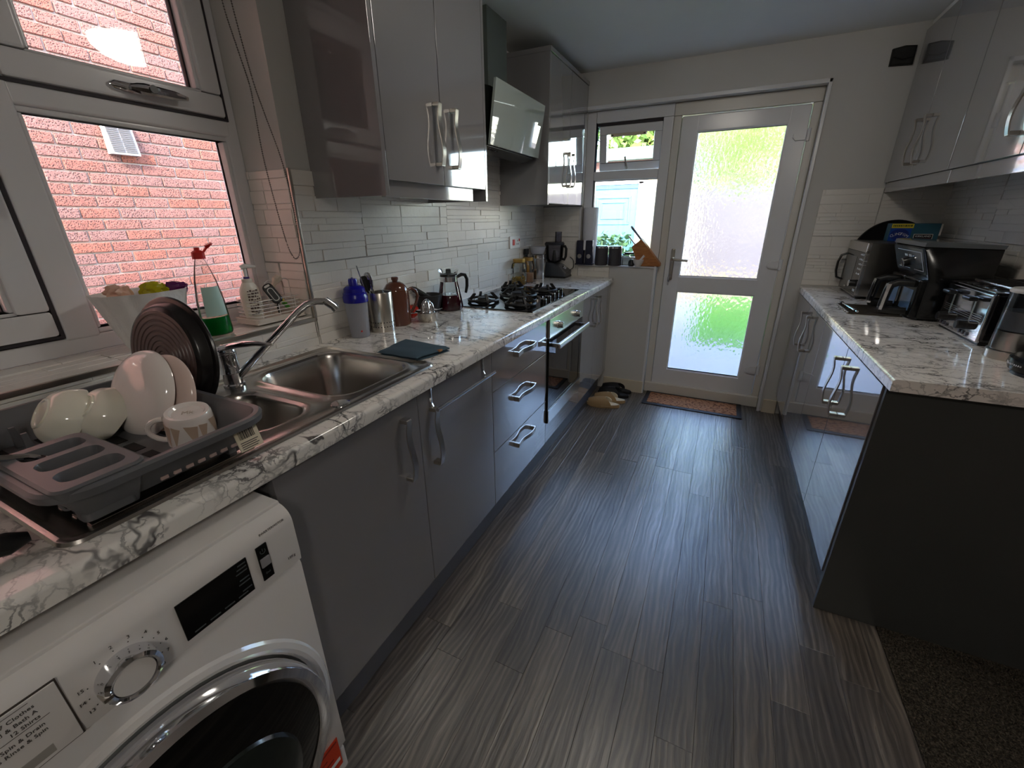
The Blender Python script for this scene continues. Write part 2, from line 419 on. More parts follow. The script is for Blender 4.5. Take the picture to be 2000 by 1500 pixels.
# ---- split-face wall tiles, 600 x 300, each tile a piece of its wall
def tile(par, org, ud, vd, u0, u1, v0, v1, seed):
    """tile cell [0,.6]x[0,.3] clipped to u0..u1, v0..v1; ud/vd directions, normal = ud x vd"""
    rd = random.Random(seed); ud, vd = V(ud), V(vd); nd = ud.cross(vd); org = V(org); t = B(); g = .0016
    def bx(a0, a1, c0, c1, d):
        a0, a1, c0, c1 = max(a0, u0+g), min(a1, u1-g), max(c0, v0+g), min(c1, v1-g)
        if a1-a0 < .002 or c1-c0 < .002: return
        e = .0012
        P = lambda u, v, w_: org+ud*u+vd*v+nd*w_
        lo = [P(a0, c0, 0), P(a1, c0, 0), P(a1, c1, 0), P(a0, c1, 0)]; e2 = min(e, (a1-a0)/3, (c1-c0)/3)
        mid = [P(a0, c0, d-e2), P(a1, c0, d-e2), P(a1, c1, d-e2), P(a0, c1, d-e2)]
        tp = [P(a0+e2, c0+e2, d), P(a1-e2, c0+e2, d), P(a1-e2, c1-e2, d), P(a0+e2, c1-e2, d)]
        t.loops([lo, mid, tp], cap1=True)
    bx(0, .6, 0, .3, .0034)
    v = .0
    while v < .299:
        h = rd.choice((.018, .022, .03, .036, .042, .05));
        if v+h > .285: h = .3-v
        u = 0.0
        while u < .599:
            L = rd.choice((.1, .14, .18, .24, .3))
            if u+L > .55: L = .6-u
            bx(u, u+L-.0014, v, v+h-.0014, .0045+rd.choice((0, .0012, .0024, .004)))
            u += L
        v += h
    if not t.m.verts: t.m.free(); return
    struct('tile', t, TILE, par)
def tile_wall(par, org, ud, vd, U0, U1, V0, V1, offs, vbase=.91-.005):
    """rows of 0.3 from vbase, joints at offs[row] + n*0.6 along u (u, v measured on the wall)"""
    r = 0; v = vbase
    while v < V1-.005:
        u = offs[r % len(offs)]
        while u > U0: u -= .6
        while u < U1:
            tile(par, V(org)+V(ud)*u+V(vd)*v, ud, vd, max(0, U0-u), min(.6, U1-u), max(0, V0-v), min(.3, V1-v), hash((round(u*100), r, len(par.name)))%9999)
            u += .6
        v += .3; r += 1
# left wall (normal +x): u = +y, v = +z
tile_wall(wl, (XW, 0, 0), (0, 1, 0), (0, 0, 1), -.75, 1.071, .905, 1.004, (1.078,))
tile_wall(wl, (XW, 0, 0), (0, 1, 0), (0, 0, 1), 1.071, 3.345, .905, 1.505, (1.078, 1.375))
# hood strip: tiles run up behind the hood between the wall cabinets
tile_wall(wl, (XW, 0, 0), (0, 1, 0), (0, 0, 1), 1.84, 2.60, 1.505, 1.72, (1.97,), 1.505)
# window reveal (normal -y): u = -x... , v = z ; and tiled sill (normal +z)
tile_wall(wl, (0, WY1, 0), (1, 0, 0), (0, 0, 1), -.775, XW, WZ0, 1.505, (-.70, -1.0), 1.205-.3)
tile_wall(wl, (0, 0, WZ0-.006), (0, 1, 0), (-1, 0, 0), WY0, WY1, .575, .785, (.5,), .575)
# back wall: pillar, half-wall strip, right side ; right wall
tile_wall(wb, (0, YB, 0), (1, 0, 0), (0, 0, 1), XW, DX0, .905, 1.505, (-.86, -.575))
tile_wall(wb, (0, YB, 0), (1, 0, 0), (0, 0, 1), DX0, -.02, .905, .990, (-.62,))
tile_wall(wb, (0, YB, 0), (1, 0, 0), (0, 0, 1), 1.237, XR, .905, 1.489, (1.505, 1.535), .923)
tile_wall(wr, (XR, 0, 0), (0, -1, 0), (0, 0, 1), -YB, -1.50, .905, 1.52, (-3.1, -2.8), .923)
# metal tile edges
b = B(); b.box(XW+.001, WY0, WZ0-.013, XW+.011, WY1+.004, WZ0+.001, .002); b.box(XW+.001, WY1-.003, WZ0-.013, XW+.011, WY1+.007, 1.507, .002)
struct('trim_5', b, NICKEL, None, True)

# ---- white frames, glazed panes
def frame_rect(t, ax, a, b_, u0, v0, u1, v1, wd, bev=.006):
    """four mitre-less rails of width wd; ax 'x' -> u=y, v=z ; ax 'y' -> u=x, v=z"""
    for (p0, q0, p1, q1) in ((u0, v0, u1, v0+wd), (u0, v1-wd, u1, v1), (u0, v0+wd, u0+wd, v1-wd), (u1-wd, v0+wd, u1, v1-wd)):
        if ax == 'x': t.box(a, p0, q0, b_, p1, q1, bev)
        else: t.box(p0, a, q0, p1, b_, q1, bev)
def pane(name, ax, a, b_, u0, v0, u1, v1, mat, par):
    t = B()
    if ax == 'x': t.box(a, u0, v0, b_, u1, v1)
    else: t.box(u0, a, v0, u1, b_, v1)
    return obj(name, t, mat, par, False)
# side window (window_1): frame face at x=-.775
FX = -.775
t = B()
frame_rect(t, 'x', FX-.07, FX, WY0, WZ0+.002, WY1, WZ1, .045)
t.box(FX-.07, .462, WZ0+.04, FX+.004, .536, WZ1-.03, .008, 3)       # mullion
t.box(FX-.07, -.36, WZ0+.04, FX, -.30, WZ1-.03, .008, 3)
t.box(FX-.069, .53, 1.603, FX+.002, WY1-.03, 1.658, .008, 3)         # transom
win1 = obj('window_1', t, UPVC); win1['kind'] = 'structure'
g = B(); frame_rect(g, 'x', FX-.045, FX-.006, .530, WZ0+.044, 1.030, 1.606, .016, .005); obj('glazing_bead', g, UPVC, win1)
g = B(); frame_rect(g, 'x', FX-.046, FX-.034, .540, WZ0+.054, 1.022, 1.600, .008, 0); obj('gasket', g, GASKET, win1, False)
pane('pane', 'x', FX-.044, FX-.038, .54, WZ0+.055, 1.025, 1.602, GLASS, win1)
# opening top light
g = B(); frame_rect(g, 'x', FX-.05, FX+.014, .528, 1.656, 1.034, WZ1-.04, .062, .009); frame_rect(g, 'x', FX-.04, FX+.004, .584, 1.71, .978, WZ1-.096, .014, .004)
sash = obj('top_sash', g, UPVC, win1)
g = B(); frame_rect(g, 'x', FX-.04, FX-.024, .592, 1.72, .968, WZ1-.104, .009, 0); obj('gasket', g, GASKET, sash, False)
pane('pane', 'x', FX-.036, FX-.030, .594, 1.722, .966, WZ1-.106, GLASS, sash)
g = B(); frame_rect(g, 'x', FX-.052, FX+.006, .520, 1.648, 1.042, WZ1-.036, .008, 0); obj('gasket', g, GASKET, win1, False)
# casement on the near side
g = B(); frame_rect(g, 'x', FX-.05, FX+.012, -.298, WZ0+.058, .455, WZ1-.04, .064, .009); frame_rect(g, 'x', FX-.04, FX+.002, -.24, WZ0+.116, .397, WZ1-.1, .014, .004)
case = obj('casement_sash', g, UPVC, win1)
pane('pane', 'x', FX-.036, FX-.030, -.232, WZ0+.124, .389, WZ1-.108, GLASS, case)
g = B(); frame_rect(g, 'x', FX-.04, FX-.024, -.232, WZ0+.124, .389, WZ1-.108, .009, 0); obj('gasket', g, GASKET, case, False)
g = B(); frame_rect(g, 'x', FX-.052, FX+.005, -.306, WZ0+.050, .463, WZ1-.036, .008, 0); obj('gasket', g, GASKET, win1, False)
pane('pane', 'x', FX-.036, FX-.030, -.81, WZ0+.05, -.36, WZ1-.05, GLASS, win1)
def espag(par, y, z, horiz):
    """lever window handle, chrome, with a round lock"""
    a = B(); x = FX+.014
    def q(p, d):
        return (x+d, y+p[0], z+p[1]) if horiz else (x+d, y+p[1], z-p[0])
    prof = [(-.07, 0, .010), (-.055, 0, .013), (-.03, 0, .013), (-.02, 0, .015)]
    a.tube([q((p, 0), .004) for p in (-.072, -.06, -.02, .0)], .012, 10, rs=[.004, .012, .013, .012], flat=1.0)
    a.tube([q((p, -.001-.014*max(0, p+.02)), .018+.012*min(1, (p+.03)/.05)) for p in (-.03, -.015, .0, .03, .07, .105)], .012, 10, rs=[.008, .013, .015, .013, .012, .006])
    h = obj('handle', a, CHROME, par, True, 'chrome lever handle with round key lock')
    a = B().lathe([(.0, 0), (.010, 0), (.010, .004), (.0, .004)], q((.012, 0), .042), 16, RX); obj('lock', a, BLACKP, h)
espag(sash, .80, 1.684, True); espag(case, .420, 1.475, False)

# garden side: window_2 and door_1 in one white frame, glass plane beyond y=3.44
t = B()
for (x0, z0, x1, z1) in ((DX0, 1.002, DX0+.066, DZ1), (DX0+.066, DZ1-.075, .322, DZ1), (.255, 1.002, .322, DZ1-.075), (DX0+.066, 1.600, .255, 1.660), (DX0+.066, 1.002, .255, 1.062)):
    t.box(x0, YD-.03, z0, x1, YD+.04, z1, .006)
win2 = obj('window_2', t, UPVC); win2['kind'] = 'structure'
g = B(); frame_rect(g, 'y', YD-.006, YD+.02, -.208, 1.056, .262, 1.606, .012, .004); obj('glazing_bead', g, UPVC, win2)
pane('pane', 'y', YD+.012, YD+.018, -.2, 1.062, .258, 1.602, GLASS, win2)
# tilted-open top-hung sash
sM = M4.Translation((.0, YD+.012, 1.945)) @ M4.Rotation(math.radians(11), 4, 'X') @ M4.Translation((0, -YD-.012, -1.945))
g = B(); frame_rect(g, 'y', YD-.012, YD+.045, -.186, 1.664, .252, 1.955, .054, .007)
for v in g.m.verts: v.co = sM @ v.co
sash2 = obj('tilted_sash', g, UPVC, win2)
g = B(); g.box(-.136, YD+.01, 1.716, .202, YD+.016, 1.903)
for v in g.m.verts: v.co = sM @ v.co
obj('pane', g, GLASS, sash2, False)
g = B(); g.box(-.10, YD-.03, 1.885, .15, YD-.01, 1.905, .004)
for v in g.m.verts: v.co = sM @ v.co
tv = obj('trickle_vent', g, CREAM, sash2)
g = B()
for x in (-.085, .135): g.lathe([(0, 0), (.005, 0), (.005, .004), (0, .004)], (x, YD-.03, 1.895), 10, M4.Rotation(PI/2, 4, 'X'))
for v in g.m.verts: v.co = sM @ v.co
obj('screw', g, GASKET, tv)
g = B(); g.tube([(.02, YD-.02, 1.68), (.02, YD-.045, 1.70), (.012, YD-.05, 1.76)], .006, 8, rs=[.009, .008, .006])
for v in g.m.verts: v.co = sM @ v.co
obj('handle', g, NICKEL, sash2)
g = B(); g.box(-.2, YD-.012, 1.952, .258, YD+.03, 1.974); obj('gasket', g, GASKET, win2, False)

# door_1 : frame, leaf, two frosted panes, hinges, handle, threshold
t = B()
for (x0, z0, x1, z1) in ((.3225, .05, .372, DZ1-.078), (1.103, .05, DX1-.001, DZ1-.078), (.3225, DZ1-.078, DX1-.001, DZ1-.001)):
    t.box(x0, YD-.03, z0, x1, YD+.04, z1, .006)
t.box(.3225, YD-.05, 0, DX1-.001, YD+.05, .082, .008)
door = obj('door_1', t, plain('door_frame_offwhite', s(216, 211, 202), .3, var=.03)); door['kind'] = 'structure'
g = B(); y0, y1 = YD-.026, YD+.04
for (x0, z0, x1, z1) in ((.374, .080, .482, 1.962), (.992, .080, 1.100, 1.962), (.474, 1.866, 1.0, 1.962), (.474, .080, 1.0, .205), (.474, .822, 1.0, .932)):
    g.box(x0, y0, z0, x1, y1, z1, .007)
leaf = obj('leaf', g, UPVC, door, True, 'white framed glazed door leaf')
for (z0, z1) in ((.928, 1.872), (.202, .826)):
    g = B(); frame_rect(g, 'y', YD-.02, YD+.01, .476, z0, .996, z1, .010, .003); obj('glazing_bead', g, UPVC, leaf)
    pane('pane', 'y', YD+.004, YD+.014, .482, z0+.006, .990, z1-.006, FROST, leaf)
for z in (1.80, 1.04, .29):
    g = B(); g.prism([(1.03, z-.012), (1.045, z-.03), (1.095, z-.028), (1.095, z+.024), (1.045, z+.016), (1.032, z+.006)], 'y', YD-.044, YD-.026)
    g.lathe([(0, -.034), (.011, -.034), (.011, .034), (0, .034)], (1.108, YD-.036, z-.002), 12); obj('hinge', g, UPVC, door)
g = B(); g.box(.408, YD-.037, .905, .434, YD-.026, 1.128, .008); hp = obj('handle_plate', g, NICKEL, leaf)
g = B(); g.tube([(.42, YD-.03, 1.055), (.42, YD-.075, 1.055), (.435, YD-.085, 1.055), (.53, YD-.082, 1.050)], .0085, 10); obj('lever', g, NICKEL, hp)
g = B(); g.lathe([(0, 0), (.009, 0), (.009, .008), (0, .008)], (.42, YD-.037, .94), 14, M4.Rotation(PI/2, 4, 'X')); g.box(.413, YD-.075, .93, .427, YD-.045, .935); g.box(.409, YD-.072, .895, .420, YD-.068, .933, .003); obj('key', g, CHROME, hp)

# ---- outside: neighbouring brick wall, garden, garage, trees
XB = -3.25
nb = struct('wall_neighbour', B().box(XB-.25, -4, -.4, XB-.012, 9, 5.6), MORTAR)
bm_me = mesh_of(B().box(-.05, .0, .0, 0, .215, .065, .004, 1), 'brick'); bm_me.materials.append(BRICK)
def px(p):
    d = p-CAM; z = d.dot(fwd); return (1000+FPX*d.dot(r2)/z, 750-FPX*d.dot(u2)/z) if z > .05 else (-9999, -9999)
cells = []
rest = B(); random.seed(11)
for r in range(int((3.7-.25)/.075)):
    z = .25+r*.075; y = -3.3+(.1125 if r % 2 else 0)
    while y < 5.2:
        q = px(V((XB, y+.11, z+.03)))
        u, v = q
        seen = -25 < u < 500 and -20 < v < 665
        cells.append((0 if seen else 1, (u-230)**2+(v-330)**2, y+random.uniform(-.002, .002), z)); y += .225
cells.sort()
for j, (sn, d, y, z) in enumerate(cells):
    dx = random.uniform(-.003, .003)
    if j < 300: inst('brick', bm_me, M4.Translation((XB+dx, y, z)), nb)
    else: rest.box(XB-.05+dx, y, z, XB+dx, y+.215, z+.065)
rb = obj('brick_field', rest, BRICK, nb, False); rb['kind'] = 'stuff'
vent = thing('wall_vent', 'white louvred air vent cover on the red brick wall', 'vent', (XB, 1.885, 1.885))
obj('cover', B().prism([(XB+.001, 1.795), (XB+.001, 1.985), (XB+.022, 1.985), (XB+.05, 1.80), (XB+.05, 1.795)], 'y', 1.80, 1.975), plain('vent_white', s(186, 184, 182), .4), vent, False)
g = B(); 
for i in range(13):
    f = i/12; zz = 1.965-f*.15; xx = XB+.0265+f*.0215
    for ya in (1.815, 1.892): g.box(xx-.003, ya, zz-.004, xx+.006, ya+.068, zz+.0045)
obj('louvre', g, plain('vent_slat', s(104, 102, 104), .5), vent, False)

# upper storey and roof of this house (shades the garden)
struct('wall_upper_storey', B().box(XO, -6, H+.12, 7, 3.6, 4.85), WALLP)
struct('wall_house_side', B().box(XR+.25, 1.75, -.3, 7, 3.6, H+.12), WALLP)
PATIO = plain('patio_slabs', s(118, 118, 120), .85, bump=(30, .2), var=.08)
SAND = plain('sunlit_paving', s(104, 94, 72), .85, bump=(20, .2), var=.06)
LAWN = plain('lawn_green', s(80, 128, 44), .9, bump=(60, .5, .01), var=.18)
gp = struct('ground', B().box(-14, 3.6, -.4, 16, 30, -.2), PATIO); 
struct('ground_2', B().box(-3.24, -6, -.4, XO, 9, -.25), PATIO)
struct('lawn', B().box(.52, 5.9, -.3, 9, 9.3, -.17), LAWN)
struct('path', B().box(-1, 9.3, -.3, 12, 13.2, -.175), SAND)
gb = B(); random.seed(5)
for i in range(9000):
    x = .55+random.random()*4; y = 5.95+random.random()*3.3; a = random.random()*PI; h = .03+random.random()*.05
    gb.m.faces.new([gb.m.verts.new(p) for p in ((x, y, -.17), (x+.012*math.cos(a), y+.012*math.sin(a), -.17), (x+random.uniform(-.03, .03), y+random.uniform(-.03, .03), -.17+h))])
gr = obj('grass', gb, LAWN, None, False); gr['kind'] = 'stuff'; gr['label'] = 'bright green lawn grass beyond the frosted door'; gr['category'] = 'grass'
# pale board fence at the end of the garden
FENCE = plain('pale_fence', s(78, 77, 84), .7, var=.04, bump=(40, .1))
fe = thing('garden_fence', 'pale board fence at the end of the garden under the trees', 'fence', (2, 13.5, -.2))
fm = mesh_of(B().box(-.073, -.012, 0, .073, .012, 2.25, .004, 1), 'board'); fm.materials.append(FENCE)
for i in range(48): inst('board', fm, M4.Translation((-.8+i*.15, 13.5+(.006 if i % 2 else -.006), -.2)), fe)
obj('rail', B().box(-.9, 13.52, .2, 6.4, 13.56, .28).box(-.9, 13.52, 1.5, 6.4, 13.56, 1.58), FENCE, fe, False)
# garage
CREAMR = plain('cream_render', s(180, 168, 128), .85, var=.03, bump=(60, .15)); GBLUE = plain('pale_blue_paint', s(88, 142, 156), .35, var=.02)
GNAVY = plain('blue_rail', s(72, 110, 190), .4); FELT = plain('green_grey_roof_edge', s(120, 146, 136), .7, var=.05); PINKB = plain('pink_brick_band', s(160, 122, 112), .85, bump=(50, .2), var=.08)
ga = thing('garage', 'cream garage with a pale blue door across the garden', 'garage', (-2, 8, -.2))
g = B(); g.box(-4.6, 8.0, -.2, -3.05, 8.12, 2.0); g.box(-.62, 8.0, -.2, -.2, 8.12, 2.0); g.box(-.3, 8.12, -.2, -.2, 13, 2.0); obj('walls', g, CREAMR, ga, False)
obj('brick_band', B().box(-4.6, 7.99, 1.95, -.2, 8.12, 2.22), PINKB, ga, False)
obj('roof', B().box(-4.8, 7.85, 2.22, -.05, 13.1, 2.40, .01), FELT, ga, False)
obj('door_frame', B().box(-3.05, 7.96, 1.86, -.62, 8.02, 1.955, .006).box(-.70, 7.96, -.2, -.62, 8.02, 1.9, .006).box(-3.05, 7.96, -.2, -2.97, 8.02, 1.9, .006), UPVC, ga)
gd = obj('garage_door', B().box(-2.97, 7.985, -.2, -.70, 8.03, 1.86), GBLUE, ga, False)
obj('door_rail', B().box(-2.97, 7.972, 1.795, -.70, 7.99, 1.86), GNAVY, gd, False)
for i in range(3):
    x0 = -2.85+i*.72
    g = B(); frame_rect(g, 'y', 7.972, 7.986, x0, 1.22, x0+.6, 1.68, .035, .006); frame_rect(g, 'y', 7.972, 7.986, x0+.09, 1.31, x0+.51, 1.59, .02, .004); obj('moulding', g, GBLUE, gd)
# leafy crowns
LEAFA = N('leaf_bright'); oi = LEAFA.n('NewGeometry')
LM = LEAFA.pbr(LEAFA.ramp(oi.outputs['Random Per Island'], [(0, s(84, 112, 56)), (.5, s(136, 168, 84)), (1, s(186, 202, 128))]), .55, 0, None)
LEAFB = N('leaf_dark'); oi = LEAFB.n('NewGeometry')
LD = LEAFB.pbr(LEAFB.ramp(oi.outputs['Random Per Island'], [(0, s(36, 62, 40)), (.5, s(66, 104, 62)), (1, s(110, 146, 90))]), .55, 0, None)
BARK = plain('bark', s(86, 72, 58), .9, bump=(30, .5))
def leafy(b, c, rx, ry, rz, n, q, rd):
    for i in range(n):
        v = V((rd.gauss(0, 1), rd.gauss(0, 1), rd.gauss(0, 1))).normalized()*(rd.random()**.35)
        lump = 1+.18*mnoise.noise(v*2.6+V(c))
        p = V(c)+V((v.x*rx*lump, v.y*ry*lump, v.z*rz*lump))
        a = V((rd.gauss(0, 1), rd.gauss(0, 1), rd.gauss(0, .6))).normalized(); t = a.cross(V((rd.random(), rd.random(), rd.random()))).normalized(); k_ = q*rd.uniform(.6, 1.3)
        b.m.faces.new([b.m.verts.new(p+e) for e in (-a*k_, t*k_*.5, a*k_, -t*k_*.5)])
def tree(label, c, r, n, mat, seed, q=.16):
    rd = random.Random(seed); t = thing('garden_tree', label, 'tree', (c[0], c[1], -.2), None, 'trees beyond the garden')
    b = B(); leafy(b, c, r[0], r[1], r[2], n, q, rd); obj('crown', b, mat, t, False)
    obj('trunk', B().tube([(c[0], c[1], -.2), (c[0]+.1, c[1], c[2]*.5), (c[0], c[1], c[2])], .16, 8, rs=[.2, .15, .08]), BARK, t)
tree('tall bright tree above the pale fence behind the frosted door', (.9, 19.4, 4.8), (2.9, 1.6, 3.8), 9000, LM, 1)
tree('pale leafy tree showing over the garage roof in the tilted window', (-1.9, 15.2, 4.2), (1.5, 1.4, 2.9), 5000, LM, 3, .17)
tree('dark conifer at the edge of the tilted window, behind the garage', (-4.7, 16.5, 4.9), (1.0, 1.0, 3.2), 3500, LD, 4)
rd = random.Random(9)
sh = thing('garden_shrub', 'blue-green shrub in front of the garage door', 'shrub', (-.75, 6.6, -.2))
b = B(); leafy(b, (-.80, 6.6, .55), .46, .4, .62, 1500, .05, rd); obj('foliage', b, LD, sh, False)
obj('stem', B().tube([(-.8, 6.6, -.2), (-.8, 6.6, .7)], .02, 6), BARK, sh)

# ------------------------------------------------------------------ the kitchen ceiling lamp and an added fill lamp (both out of view)
def dome_lamp(label, x, y, power):
    t = thing('ceiling_lamp', label, 'lamp', (x, y, H))
    obj('base', B().lathe([(.0, -.001), (.19, -.001), (.19, -.022), (.175, -.03)], (x, y, H), 40), WHITEP, t)
    k = N('lamp_glow'); e = k.n('Emission'); e.inputs[0].default_value = (1, .93, .83, 1); e.inputs[1].default_value = power; k.l(e.outputs[0], k.out.inputs[0])
    obj('diffuser', B().lathe([(.172, -.028), (.165, -.060), (.135, -.095), (.08, -.120), (0, -.130)], (x, y, H), 40), k.m, t)
dome_lamp('round dome ceiling lamp in the middle of the kitchen', .63, 1.60, LAMP_POWER)
dome_lamp('round dome ceiling lamp over the carpeted dining area', 1.7, -1.2, LAMP_POWER*2.4)  # unseen lamp, added to fill the near side of the room

# ------------------------------------------------------------------ handles, doors, units
def bow_handle_mesh(L=.19):
    """flat strap with square feet and an S-bowed bar; stands off +x, runs along z"""
    th = .0022; h = L/2
    path = [(0, -h), (.026, -h)]
    for i in range(1, 16):
        t = i/16; path.append((.026+.0065*math.sin(2*PI*t)*(1 if True else 0), -h+L*t))
    path += [(.026, h), (0, h)]
    # smooth the corners a little
    L_, R_ = [], []
    n = len(path)
    for i in range(n):
        a = V((*path[max(i-1, 0)], 0)); c = V((*path[min(i+1, n-1)], 0)); d = (c-a).normalized(); nn = V((-d.y, d.x, 0)); p = V((*path[i], 0)); m = 1.35 if i in (1, n-2) else 1
        L_.append((p+nn*th*m)); R_.append((p-nn*th*m))
    b = B(); rings = []
    for l, r in zip(L_, R_): rings.append([V((l.x, -.010, l.y)), V((l.x, .010, l.y)), V((r.x, .010, r.y)), V((r.x, -.010, r.y))])
    b.loops(rings, True, True)
    for z in (-h, h): b.box(0, -.011, z-.0065, .0265, .011, z+.0065, .0015, 1)
    return b
HM = mesh_of(bow_handle_mesh(), 'bow_handle'); HM.materials.append(NICKEL)
def handle(par, x, y, z, side=1, horiz=False, flip=False):
    M = M4.Translation((x, y, z))
    if side < 0: M = M @ M4.Rotation(PI, 4, 'Z')
    if horiz: M = M @ M4.Rotation(PI/2 if not flip else -PI/2, 4, 'X')
    elif flip: M = M @ M4.Rotation(PI, 4, 'X')
    return inst('handle', HM, M, par)
def front(par, name, x, y0, y1, z0, z1, side=1, th=.018, mat=None, gap=.0016):
    xa, xb = (x-th, x) if side > 0 else (x, x+th)
    return obj(name, B().box(xa, y0+gap, z0+gap, xb, y1-gap, z1-gap, .0018, 2), mat or GLOSS, par)
def carcass(par, x0, x1, y0, y1, z0, z1, mat=MATGREY):
    b = B(); t = .018
    b.box(x0, y0+.001, z0, x1, y0+t, z1); b.box(x0, y1-t, z0, x1, y1-.001, z1); b.box(x0, y0+t, z0, x1, y1-t, z0+t); b.box(x0, y0+t, z1-t, x1, y1-t, z1)
    xx = x0 if abs(x0) > abs(x1) else x1
    b.box(min(xx, xx+(.008 if xx == x0 else -.008)), y0+t, z0, max(xx, xx+(.008 if xx == x0 else -.008)), y1-t, z1)
    return obj('carcass', b, mat, par, False)

Y1, Y2, Y3, Y4, Y5 = .438, .910, 1.375, 1.979, 2.577
# sink cabinet, two doors
t = thing('base_cabinet', 'grey gloss sink cabinet with two doors beside the white washing machine', 'cabinet', (-.28, .9, .148), None, 'base cabinets in the sink run')
b = B(); b.box(-.55, Y1+.001, .15, -.02, Y1+.019, WB-.002); b.box(-.55, Y3-.018, .15, -.02, Y3-.001, WB-.002); b.box(-.55, Y1+.019, .15, -.02, Y3-.018, .168)
b.box(-.055, Y1+.019, WB-.06, -.02, Y3-.018, WB-.002); obj('carcass', b, MATGREY, t, False)
d = front(t, 'door', 0, Y1, Y2, .15, WB-.004); handle(d, 0, .835, .72)
d = front(t, 'door', 0, Y2, Y3, .15, WB-.004); handle(d, 0, .972, .70)
# drawer unit
t = thing('drawer_unit', 'grey gloss unit of three deep drawers beside the oven', 'cabinet', (-.28, 1.68, .148), None, 'base cabinets in the sink run')
carcass(t, -.55, -.02, Y3, Y4, .15, WB-.002)
for z0, z1, hz in ((.15, .416, .345), (.416, .693, .58), (.693, WB-.004, .79)):
    d = front(t, 'drawer', 0, Y3, Y4, z0, z1); handle(d, 0, 1.672, hz+.01, 1, True)
# oven housing + oven
t = thing('oven_housing', 'grey filler panel and housing under the built-in oven', 'cabinet', (-.28, 2.28, .148), None, 'base cabinets in the sink run')
b = B(); b.box(-.55, Y4+.001, .15, -.02, Y4+.017, WB-.002); b.box(-.55, Y5-.017, .15, -.02, Y5-.001, WB-.002); b.box(-.55, Y4+.017, .15, -.02, Y5-.017, .168); b.box(-.55, Y4+.017, .25, -.02, Y5-.017, .268); obj('carcass', b, MATGREY, t, False)
front(t, 'filler_panel', 0, Y4, Y5, .15, .272)
OVS = brushed('oven_steel', s(214, 214, 210), .2, (260, 4, 260))
OVG = clear_glass('oven_glass', (.16, .16, .17), 1.6, .0)
t = thing('built_in_oven', 'built-in single oven with steel fascia, two knobs and dark glass door', 'oven', (-.25, 2.28, .272))
oy0, oy1 = Y4+.005, Y5-.005
b = B(); b.box(-.5, oy0+.015, .285, -.008, oy0+.025, .86); b.box(-.5, oy1-.025, .285, -.008, oy1-.015, .86); b.box(-.5, oy0+.02, .285, -.008, oy1-.02, .30); b.box(-.5, oy0+.02, .74, -.008, oy1-.02, .755); b.box(-.5, oy0+.02, .285, -.485, oy1-.02, .75)
obj('cavity', b, plain('oven_enamel', s(58, 58, 62), .3), t, False)
obj('fascia', B().box(-.006, oy0, .765, .012, oy1, .866, .003), OVS, t)
for y in (2.118, 2.422):
    kb = B().lathe([(.0, 0), (.021, 0), (.021, .004), (.018, .006), (.017, .026), (.015, .028), (0, .028)], (.012, y, .812), 26, RX); obj('knob', kb, STEEL, t)
d = B(); d.box(-.004, oy0, .276, .010, oy1, .288, .002); d.box(-.004, oy0, .288, .010, oy0+.045, .762, .002); d.box(-.004, oy1-.045, .288, .010, oy1, .762, .002); d.box(-.004, oy0+.045, .69, .010, oy1-.045, .762, .002); d.box(-.004, oy0+.045, .288, .010, oy1-.045, .37, .002)
od = obj('door', d, plain('oven_door_black_glass', s(16, 17, 19), .03), t)
obj('glass', B().box(0, oy0+.044, .366, .008, oy1-.044, .694), OVG, od, False)
obj('kick_strip', B().box(.0105, oy0+.001, .278, .0145, oy1-.001, .352, .001), OVS, od)
g = B(); g.box(.010, oy0+.03, .712, .055, oy0+.05, .734, .004); g.box(.010, oy1-.05, .712, .055, oy1-.03, .734, .004)
g.box(.045, oy0+.018, .708, .064, oy1-.018, .738, .006); obj('bar_handle', g, STEEL, od)
for z in (.44, .53):
    g = B()
    for i in range(14): g.tube([(-.44+.03*i, oy0+.03, z), (-.44+.03*i, oy1-.03, z)], .002, 6)
    g.tube([(-.05, oy0+.03, z), (-.05, oy1-.03, z)], .003, 6); obj('wire_shelf', g, CHROME, t)
# far base cabinet
t = thing('base_cabinet', 'narrow grey gloss two-door cabinet between the oven and the half wall', 'cabinet', (-.28, 2.95, .148), None, 'base cabinets in the sink run')
carcass(t, -.55, -.02, Y5, 3.33, .15, WB-.002)
d = front(t, 'door', 0, Y5, 2.915, .15, WB-.004); handle(d, 0, 2.868, .73)
d = front(t, 'door', 0, 2.915, 3.255, .15, WB-.004); handle(d, 0, 2.968, .73)
front(t, 'filler_panel', 0, 3.255, 3.342, .15, WB-.004)
struct('trim_6', B().box(-.068, Y1, .0, -.05, 3.335, .148), PLINTH)

# right run
t = thing('base_cabinet', 'grey gloss two-door cabinet next to the dark end panel', 'cabinet', (1.5, 2.0, .148), None, 'base cabinets under the short worktop')
carcass(t, 1.262, 1.82, 1.53, 2.43, .15, .874)
d = front(t, 'door', 1.242, 1.966, 2.43, .15, .872, -1); handle(d, 1.242, 2.005, .72, -1)
d = front(t, 'door', 1.242, 1.53, 1.966, .15, .872, -1); handle(d, 1.242, 1.876, .72, -1)
t = thing('base_cabinet', 'grey gloss two-door cabinet beside the garden door wall', 'cabinet', (1.5, 2.9, .148), None, 'base cabinets under the short worktop')
carcass(t, 1.262, 1.82, 2.43, 3.27, .15, .874)
d = front(t, 'door', 1.242, 2.43, 2.845, .15, .872, -1); handle(d, 1.242, 2.752, .732, -1)
d = front(t, 'door', 1.242, 2.845, 3.262, .15, .872, -1); handle(d, 1.242, 2.925, .724, -1)
front(t, 'filler_panel', 1.242, 3.262, 3.342, .15, .872, -1)
ep = tag(obj('end_panel', B().box(1.246, 1.508, .0, 1.838, 1.528, .875, .0015), PANEL), 'wide dark grey end panel closing the short worktop run', 'panel')
